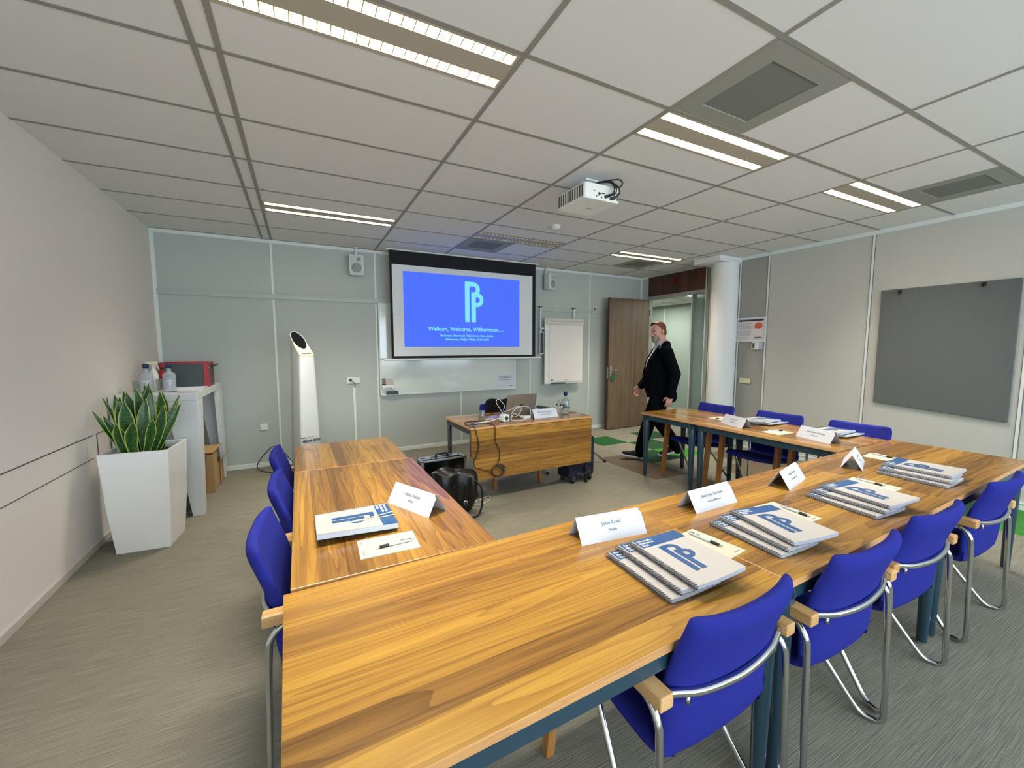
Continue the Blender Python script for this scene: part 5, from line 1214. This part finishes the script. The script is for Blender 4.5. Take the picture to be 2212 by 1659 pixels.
# ------------------------------------------------------------------ on the floor round the desk
t = thing('flight_case', 'black hard case with aluminium edges and handle standing left of the desk', 'case', (1.185, 3.80, 0), math.radians(3))
hx, hy, hz = 0.215, 0.075, 0.40
b = MB(); b.box(-hx, hx, -hy, hy, 0, hz); b.build('shell', M['blackg'], t, bevel=0.003)
b = MB(); e = 0.012
for sx in (-1, 1):
    for sy in (-1, 1): b.box(sx * hx - e, sx * hx + e, sy * hy - e, sy * hy + e, -0.0, hz + 0.004)
for sy in (-1, 1):
    for z in (0.008, hz): b.box(-hx - e, hx + e, sy * hy - e, sy * hy + e, z - 0.008, z + 0.006)
for sx in (-1, 1):
    for z in (0.008, hz): b.box(sx * hx - e, sx * hx + e, -hy - e, hy + e, z - 0.008, z + 0.006)
b.box(-hx, hx, -0.012, 0.012, hz, hz + 0.005)
b.build('edge_profile', M['alu'], t, bevel=0.002)
b = MB(); b.tube(bez([(-0.06, 0, hz), (-0.058, 0, hz + 0.03), (-0.04, 0, hz + 0.038), (0.04, 0, hz + 0.038), (0.058, 0, hz + 0.03), (0.06, 0, hz)], 5), 0.011, 10); b.build('handle', M['black'], t, smooth=True)
for x in (-0.14, 0.14):
    b = MB(); b.box(x - 0.03, x + 0.03, -0.03, 0.03, hz, hz + 0.014); b.build('latch', M['chrome'], t, bevel=0.004)
# soft bag
def bumpy(name, mats, parent, c, r, seed, amp=0.12, R=None, n=28, k=18):
    rn = random.Random(seed); ph = [rn.uniform(0, 6) for _ in range(8)]
    b = MB(); vs = []
    b.ell((0, 0, 0), r, n, k)
    for v in b.v:
        u = Vector((v.x / r[0], v.y / r[1], v.z / r[2])); m_ = max(abs(u.x), abs(u.y), abs(u.z)); s = 1 + 0.22 * (1 / max(m_, 0.58) - 1)
        w_ = 1 + amp * (0.5 * math.sin(5 * u.x + ph[0] + 3 * u.z) + 0.4 * math.sin(7 * u.z + ph[1] + 2 * u.y) + 0.3 * math.sin(11 * u.y + ph[2] - 4 * u.x) + 0.25 * abs(math.sin(9 * (u.x + u.z) + ph[3])))
        v.x *= s * w_; v.y *= s * w_; v.z *= s * w_ if v.z > -r[2] * 0.7 else s
    if R: b.v = [R @ v for v in b.v]
    b.v = [v + Vector(c) for v in b.v]
    return b.build(name, mats, parent, smooth=True)
t = thing('leather_bag', 'slumped black leather bag with straps and buckles in front of the hard case', 'bag', (1.165, 3.37, 0), math.radians(-28))
bumpy('bag_body', M['leather'], t, (0, 0, 0.205), (0.20, 0.115, 0.21), 3, 0.15)
b = MB(); b.grid(lambda u, v: (-0.19 + 0.38 * u, -0.120 - 0.03 * math.sin(v * PI) + 0.008 * math.sin(u * 17), 0.40 - 0.24 * v + 0.018 * math.sin(u * 11 + v * 4)), 16, 10); b.build('front_flap', M['leather'], t, smooth=True, solid=0.006)
b = MB(); b.hexa([(0.04, 0.03, 0.30), (0.20, 0.03, 0.30), (0.20, 0.05, 0.30), (0.04, 0.05, 0.30)], [(0.13, 0.035, 0.50), (0.145, 0.035, 0.50), (0.145, 0.045, 0.50), (0.13, 0.045, 0.50)]); b.build('lining_corner', M['bin'], t, bevel=0.004)
for x in (-0.10, 0.02, 0.12):
    b = MB(); b.box(x - 0.010, x + 0.010, -0.162, -0.152, 0.12, 0.30); b.build('strap', M['leather'], t, bevel=0.003)
    b = MB(); b.tube([(x - 0.014, -0.166, 0.15), (x + 0.014, -0.166, 0.15), (x + 0.014, -0.166, 0.175), (x - 0.014, -0.166, 0.175), (x - 0.014, -0.166, 0.15)], 0.0022, 6); b.build('buckle', M['chrome'], t)
b = MB(); b.tube(bez([(0.17, -0.05, 0.33), (0.24, -0.06, 0.26), (0.25, -0.05, 0.12), (0.22, -0.08, 0.02), (0.17, -0.12, 0.012)], 8), 0.009, 8); b.build('shoulder_strap', M['leather'], t, smooth=True)
b = MB(); b.tube(bez([(1.40, 3.52, 0.006), (1.50, 3.56, 0.006), (1.60, 3.60, 0.006), (1.56, 3.50, 0.006), (1.46, 3.44, 0.006), (1.38, 3.45, 0.006)], 6), 0.0035, 6)
tag(b.build('white_cord', M['whitep'], smooth=True), 'thin white cable lying on the carpet beside the leather bag', 'cord')
# trolley suitcase
t = thing('trolley_suitcase', 'dark navy fabric trolley suitcase under the right end of the desk', 'suitcase', (2.675, 3.62, 0), math.radians(6))
b = MB(); b.box(-0.185, 0.185, -0.095, 0.12, 0.055, 0.50); b.build('body', M['navy'], t, bevel=0.03)
b = MB(); b.box(-0.15, 0.15, -0.112, -0.09, 0.18, 0.44); b.build('front_pocket', M['navy'], t, bevel=0.01)
b = MB(); b.tube(bez([(-0.08, -0.10, 0.115), (-0.07, -0.125, 0.10), (0.07, -0.125, 0.115), (0.09, -0.10, 0.14)], 6), 0.007, 8); b.build('side_handle', M['slate'], t, smooth=True)
for sx in (-1, 1):
    b = MB(); b.cyl((sx * 0.125 - 0.012, -0.075, 0.026), (sx * 0.125 + 0.012, -0.075, 0.026), 0.026, n=20); w1 = b.build('wheel', M['black'], t, smooth=True, bevel=0.002, ang=50)
    b = MB(); b.box(sx * 0.125 - 0.02, sx * 0.125 + 0.02, -0.10, -0.05, 0.035, 0.08); b.build('wheel_housing', M['slate'], w1, bevel=0.006)
    b = MB(); b.box(sx * 0.13 - 0.02, sx * 0.13 + 0.02, 0.06, 0.10, 0, 0.06); b.build('stand_foot', M['slate'], t, bevel=0.006)
# ------------------------------------------------------------------ the man walking in from the doorway
def caps(mb, p0, p1, r0, r1, n=20, flat=None):
    """tapered limb with rounded ends"""
    p0 = Vector(p0); p1 = Vector(p1)
    mb.cyl(p0, p1, r0, r1, n)
    mb.ell(p0, (r0,) * 3, n, 12); mb.ell(p1, (r1,) * 3, n, 12)
def chain(mb, pts):
    for (a_, ra), (b_, rb) in zip(pts[:-1], pts[1:]): caps(mb, a_, b_, ra, rb)
def remesh(mb, name, mt, parent, vox, smooth=6, cut=None, solid=0, sub=0):
    o = mb.build(name, mt)
    r_ = o.modifiers.new('r', 'REMESH'); r_.mode = 'VOXEL'; r_.voxel_size = vox; r_.use_smooth_shade = True
    s_ = o.modifiers.new('s', 'SMOOTH'); s_.factor = 0.5; s_.iterations = smooth
    dg = bpy.context.evaluated_depsgraph_get(); me = bpy.data.meshes.new_from_object(o.evaluated_get(dg))
    bpy.data.objects.remove(o)
    me.name = name
    if cut:
        bm = bmesh.new(); bm.from_mesh(me)
        kill = [v for v in bm.verts if cut(v.co)]
        bmesh.ops.delete(bm, geom=kill, context='VERTS'); bm.to_mesh(me); bm.free()
    me.polygons.foreach_set('use_smooth', [True] * len(me.polygons))
    if not me.materials: me.materials.append(mt)
    o = bpy.data.objects.new(name, me); COL.objects.link(o); o.parent = parent
    if solid: d = o.modifiers.new('t', 'SOLIDIFY'); d.thickness = solid; d.offset = 0
    return o
man = thing('person', 'bearded man with glasses in a dark suit striding in beside the open door', 'person', (4.175, 3.845, 0), math.radians(57.5))
LH, LK, LA = (-0.095, 0.0, 0.92), (-0.092, 0.150, 0.515), (-0.085, 0.262, 0.115)
RH, RK, RA = (0.095, -0.01, 0.92), (0.100, -0.015, 0.49), (0.105, -0.275, 0.135)
LS, LE, LW = (-0.205, -0.015, 1.42), (-0.268, -0.105, 1.135), (-0.262, -0.055, 0.865)
RS, RE, RW = (0.205, 0.0, 1.42), (0.262, 0.040, 1.14), (0.235, 0.200, 0.935)
def hand(mb, W_, d, side, curl):
    """palm, four unequal bent fingers and a thumb; d = forearm direction, side = +1 right hand, -1 left hand (thumb forward)"""
    d = Vector(d).normalized(); fw = Vector((0, 1, 0)); fw = (fw - d * fw.dot(d)).normalized(); inn = d.cross(fw) * 1.0
    if inn.x * side > 0: inn = -inn          # palm faces the thigh
    W_ = Vector(W_)
    for k in (-0.026, -0.009, 0.009, 0.026):
        caps(mb, W_ + d * 0.01 + fw * k * 0.8, W_ + d * 0.088 + fw * k * 1.05, 0.0145, 0.0125, 12)
    for k, ln in zip((0.030, 0.010, -0.010, -0.029), (0.068, 0.076, 0.071, 0.056)):
        a_ = W_ + d * 0.088 + fw * k
        d1 = (d + inn * curl * 0.5).normalized(); d2 = (d + inn * curl * 1.5).normalized(); d3 = (d * 0.7 + inn * curl * 2.3).normalized()
        b_ = a_ + d1 * ln * 0.45; c_ = b_ + d2 * ln * 0.32; e_ = c_ + d3 * ln * 0.24
        caps(mb, a_, b_, 0.0098, 0.0090, 10); caps(mb, b_, c_, 0.0090, 0.0082, 10); caps(mb, c_, e_, 0.0082, 0.0074, 10)
    a_ = W_ + d * 0.022 + fw * 0.028; b_ = a_ + (d * 0.6 + fw * 0.65 + inn * 0.3).normalized() * 0.040; c_ = b_ + (d * 0.95 + fw * 0.15 + inn * 0.45).normalized() * 0.032
    caps(mb, a_, b_, 0.0135, 0.0110, 10); caps(mb, b_, c_, 0.0110, 0.0088, 10)
b = MB()
chain(b, [((0, 0.0, 0.96), 0.115), ((0, 0.045, 1.10), 0.125), ((0, 0.02, 1.28), 0.125), ((0, -0.005, 1.40), 0.095)])
for s in (-1, 1): chain(b, [((s * 0.06, 0, 1.34), 0.09), ((s * 0.175, -0.01, 1.415), 0.055)])
caps(b, (0, -0.012, 1.42), (0, 0.022, 1.60), 0.072, 0.068)
chain(b, [(LH, 0.078), (LK, 0.052), (LA, 0.036)]); chain(b, [(RH, 0.078), (RK, 0.052), (RA, 0.036)])
for A_, dd in ((LA, (0, 1, -0.28)), (RA, (0, 0.93, -0.45))):
    v = Vector(dd).normalized(); chain(b, [(A_, 0.035), (tuple(Vector(A_) + v * 0.10 + Vector((0, 0, -0.03))), 0.032), (tuple(Vector(A_) + v * 0.17 + Vector((0, 0, -0.03))), 0.022)])
chain(b, [(LS, 0.048), (LE, 0.040), (LW, 0.027)]); chain(b, [(RS, 0.048), (RE, 0.040), (RW, 0.027)])
hand(b, LW, Vector(LW) - Vector(LE), -1, 0.55); hand(b, RW, Vector(RW) - Vector(RE) + Vector((0, 0, -0.10)), 1, 0.65)
# head
HT = Matrix.Translation((0, 0.035, 1.60)) @ Matrix.Rotation(math.radians(-9), 4, 'X') @ Matrix.Rotation(math.radians(30), 4, 'Z')
h = MB()
h.ell((0, -0.005, 0.105), (0.078, 0.100, 0.092), 28, 18)
h.ell((0, 0.040, 0.055), (0.064, 0.066, 0.085), 24, 16)
h.ell((0, 0.035, 0.000), (0.058, 0.062, 0.044), 24, 14); h.ell((0, 0.0, 0.015), (0.068, 0.07, 0.05), 24, 14)
h.ell((0, 0.062, 0.092), (0.060, 0.040, 0.020), 20, 10)
for s in (-1, 1):
    h.ell((s * 0.040, 0.074, 0.046), (0.024, 0.028, 0.024), 16, 10)
    h.ell((s * 0.079, -0.004, 0.062), (0.009, 0.020, 0.032), 14, 10)
    h.ell((s * 0.011, 0.109, 0.036), (0.010, 0.012, 0.009), 12, 8)
h.hexa([(-0.016, 0.092, 0.030), (0.016, 0.092, 0.030), (0.009, 0.128, 0.036), (-0.009, 0.128, 0.036)], [(-0.009, 0.088, 0.086), (0.009, 0.088, 0.086), (0.005, 0.100, 0.084), (-0.005, 0.100, 0.084)])
h.ell((0, 0.122, 0.040), (0.011, 0.012, 0.011), 14, 10)
h.ell((0, 0.098, 0.010), (0.022, 0.012, 0.006), 14, 8); h.ell((0, 0.097, 0.000), (0.020, 0.012, 0.007), 14, 8)
h.ell((0, 0.090, -0.024), (0.022, 0.016, 0.016), 14, 8)
b.add([HT @ v for v in h.v], h.f)
remesh(b, 'body', M['skin'], man, 0.005, 4)
def headpart(mb, name, mt, vox=None, sm=3):
    mb.v = [HT @ v for v in mb.v]
    if vox: return remesh(mb, name, mt, man, vox, sm)
    return mb.build(name, mt, man, smooth=True)
# hair: cap over crown and back, short sides
q = MB(); q.ell((0, -0.010, 0.112), (0.082, 0.103, 0.094), 28, 18); q.ell((0, -0.035, 0.055), (0.074, 0.073, 0.075), 24, 14); q.ell((0, 0.05, 0.165), (0.062, 0.050, 0.034), 20, 12); q.ell((-0.02, 0.065, 0.160), (0.05, 0.038, 0.026), 16, 10)
ho = MB(); ho.v = [HT @ v for v in q.v]; ho.f = q.f; ho.m = q.m
Hi = HT.inverted()
def hcut(co):
    p = Hi @ co
    if p.y > 0.030 and p.z < 0.132 + 0.012 * math.sin(p.x * 90): return True
    if p.y > 0.005 and p.z < 0.060 + (p.y - 0.005) * 2.0: return True
    if p.y > -0.028 and p.z < 0.078: return True
    return p.z < -0.005 - p.y * 0.2
remesh(ho, 'hair', M['hair'], man, 0.006, 3, cut=hcut, solid=0.006)
q = MB(); q.ell((0, 0.046, -0.004), (0.056, 0.062, 0.044), 24, 14); q.ell((0, 0.092, 0.022), (0.030, 0.014, 0.008), 16, 8); q.ell((0, 0.085, -0.030), (0.034, 0.028, 0.030), 16, 10)
bo = MB(); bo.v = [HT @ v for v in q.v]; bo.f = q.f; bo.m = q.m
def bcut(co):
    p = Hi @ co
    if p.z > 0.034: return True
    if abs(p.x) < 0.020 and -0.004 < p.z < 0.014 and p.y > 0.09: return True
    if p.z > 0.008 and p.y < 0.075: return p.z > 0.030 - 0.0 * p.y and p.y > 0.03
    return p.y < -0.01
remesh(bo, 'beard', M['beard'], man, 0.005, 3, cut=bcut, solid=0.005)
for s in (-1, 1):
    q = MB(); q.ell((s * 0.031, 0.090, 0.064), (0.0125, 0.0125, 0.0125), 16, 10); headpart(q, 'eye', M['paper'])
    q = MB(); q.ell((s * 0.031, 0.0985, 0.064), (0.0055, 0.005, 0.0055), 12, 8); headpart(q, 'iris', M['black'])
    q = MB(); q.tube(bez([(s * 0.012, 0.104, 0.080), (s * 0.030, 0.104, 0.086), (s * 0.050, 0.092, 0.082)], 5), 0.0038, 8); headpart(q, 'eyebrow', M['hair'])
q = MB()
for s in (-1, 1):
    ring_ = [(s * 0.032 + 0.023 * math.cos(2 * PI * k / 20), 0.112 - 0.10 * abs(0.023 * math.cos(2 * PI * k / 20) * s + 0) * (1 if math.cos(2 * PI * k / 20) * s > 0 else 0), 0.063 + 0.016 * math.sin(2 * PI * k / 20)) for k in range(21)]
    q.tube(ring_, 0.0011, 6); q.tube(bez([(s * 0.055, 0.108, 0.070), (s * 0.076, 0.075, 0.072), (s * 0.083, 0.010, 0.070), (s * 0.083, -0.004, 0.060)], 5), 0.0014, 6)
q.tube([(-0.009, 0.112, 0.066), (0, 0.115, 0.069), (0.009, 0.112, 0.066)], 0.0012, 6)
headpart(q, 'glasses', M['chrome'])
q = MB(); q.ell((0, 0.108, 0.005), (0.018, 0.005, 0.004), 14, 8); headpart(q, 'mouth', mat('lips', (150, 88, 82), 0.5))
# shirt
q = MB()
chain(q, [((0, 0.01, 0.93), 0.135), ((0, 0.065, 1.07), 0.145), ((0, 0.045, 1.25), 0.142), ((0, 0.005, 1.39), 0.110)])
for s in (-1, 1): chain(q, [((s * 0.06, 0, 1.32), 0.10), ((s * 0.15, -0.01, 1.405), 0.062)])
q.cyl((0, -0.008, 1.42), (0, 0.006, 1.553), 0.096, 0.080, 28)
remesh(q, 'shirt', M['shirt'], man, 0.008, 4)
q = MB()
for s in (-1, 1): q.add([(s * 0.004, 0.078, 1.512), (s * 0.050, 0.058, 1.535), (s * 0.075, 0.035, 1.475), (s * 0.030, 0.098, 1.445)], [(0, 1, 2, 3)])
q.build('shirt_collar', M['shirt'], man, solid=0.004, fix=False)
q = MB()
for k in range(5): z = 1.43 - 0.085 * k; y = 0.115 + 0.085 * math.sin((1.46 - z) * 3.6); q.cyl((0, y, z), (0, y + 0.02, z), 0.0055, n=10)
q.build('button', M['inkd'], man, fix=False)
# jacket with sleeves, open at the front
q = MB()
chain(q, [((0, -0.005, 0.84), 0.165), ((0, 0.035, 0.98), 0.165), ((0, 0.060, 1.10), 0.168), ((0, 0.030, 1.27), 0.160), ((0, 0.0, 1.38), 0.120)])
for s in (-1, 1):
    chain(q, [((s * 0.05, -0.02, 0.86), 0.150), ((s * 0.04, 0.0, 1.05), 0.155)])
    chain(q, [((s * 0.06, -0.01, 1.34), 0.112), ((s * 0.185, -0.015, 1.405), 0.068)])
    caps(q, (s * 0.045, -0.040, 1.505), (s * 0.15, -0.020, 1.440), 0.056, 0.058)
chain(q, [((LS[0], LS[1], LS[2] - 0.01), 0.070), (LE, 0.062), (tuple(Vector(LW) + (Vector(LE) - Vector(LW)) * 0.04), 0.047)])
chain(q, [((RS[0], RS[1], RS[2] - 0.01), 0.070), (RE, 0.062), (tuple(Vector(RW) + (Vector(RE) - Vector(RW)) * 0.06), 0.047)])
q.ell((-0.03, -0.13, 0.84), (0.12, 0.07, 0.09), 20, 12)
def jcut(co):
    x, y, z = co
    if z < 0.80 - 0.05 * (y < -0.02) and abs(x) < 0.21: return True
    if y > 0.0:
        if z > 1.06 and abs(x) < 0.018 + max(0, z - 1.06) * 0.155: return True
        if z <= 0.98 and abs(x) < (0.98 - z) * 0.35: return True
    if z > 1.46 and (x * x + (y - 0.008) ** 2) < 0.0078: return True
    return z > 1.548 - max(0, y) * 0.9
remesh(q, 'jacket', M['suit'], man, 0.008, 5, cut=jcut, solid=0.010)
q = MB()
for s in (-1, 1):
    q.add([(s * 0.088, 0.045, 1.50), (s * 0.135, 0.085, 1.40), (s * 0.110, 0.155, 1.30), (s * 0.022, 0.225, 1.10), (s * 0.050, 0.185, 1.25), (s * 0.066, 0.135, 1.38)], [(0, 1, 5), (1, 2, 4, 5), (2, 3, 4)])
q.build('lapel', M['suit'], man, solid=0.006, fix=False)
# trousers
q = MB()
chain(q, [((0, 0.0, 0.95), 0.130), ((0, 0.0, 0.89), 0.125)])
for s, H_, K_, A_ in ((-1, LH, LK, LA), (1, RH, RK, RA)):
    an = tuple(Vector(A_) + Vector((0, 0.0, -0.035)))
    chain(q, [((s * 0.07, 0.0, 0.90), 0.112), (tuple((Vector(H_) * 0.45 + Vector(K_) * 0.55)), 0.104), (K_, 0.086), (tuple((Vector(K_) * 0.4 + Vector(A_) * 0.6)), 0.077), (an, 0.066)])
remesh(q, 'trousers', M['trouser'], man, 0.008, 5)
# shoes with pale soles
for A_, pit, ht in ((LA, math.radians(9), 0.0), (RA, math.radians(-17), 0.006)):
    base = Matrix.Translation((A_[0], A_[1] - 0.055, 0.0)) @ Matrix.Translation((0, 0, 0.004 + (0.078 if pit < 0 else 0.0))) @ Matrix.Rotation(pit, 4, 'X')
    o_ = [(0.030, 0.0), (0.038, 0.04), (0.036, 0.10), (0.045, 0.18), (0.046, 0.23), (0.034, 0.28), (0.012, 0.30), (-0.012, 0.30), (-0.032, 0.28), (-0.044, 0.23), (-0.042, 0.18), (-0.036, 0.10), (-0.038, 0.04), (-0.030, 0.0)]
    sh = MB(); V = []
    for sc, z in ((1.0, 0.0), (1.04, 0.012), (1.02, 0.026)): V += [(x * sc, 0.15 + (y - 0.15) * sc, z) for x, y in o_]
    n = len(o_); F = [(i * n + j, i * n + (j + 1) % n, (i + 1) * n + (j + 1) % n, (i + 1) * n + j) for i in range(2) for j in range(n)] + [tuple(range(n))[::-1], tuple(range(2 * n, 3 * n))]
    up_ = MB(); up_.ell((0, 0.060, 0.055), (0.040, 0.060, 0.052), 18, 12); up_.ell((0, 0.16, 0.042), (0.043, 0.115, 0.030), 18, 12); up_.ell((0, 0.11, 0.055), (0.038, 0.080, 0.040), 18, 12); up_.ell((0, 0.235, 0.038), (0.042, 0.060, 0.024), 18, 12)
    up_.v = [base @ v for v in up_.v]; so_ = remesh(up_, 'shoe', M['cloth_black'], man, 0.007, 4)
    sh.add(V, F, 0, base); sh.build('sole', M['paper'], so_, smooth=False, bevel=0.004)


# ------------------------------------------------------------------ view
scn.view_settings.view_transform = 'Standard'; scn.view_settings.look = 'None'
scn.view_settings.exposure = 0.78; scn.view_settings.gamma = 1; scn.view_settings.use_curve_mapping = False
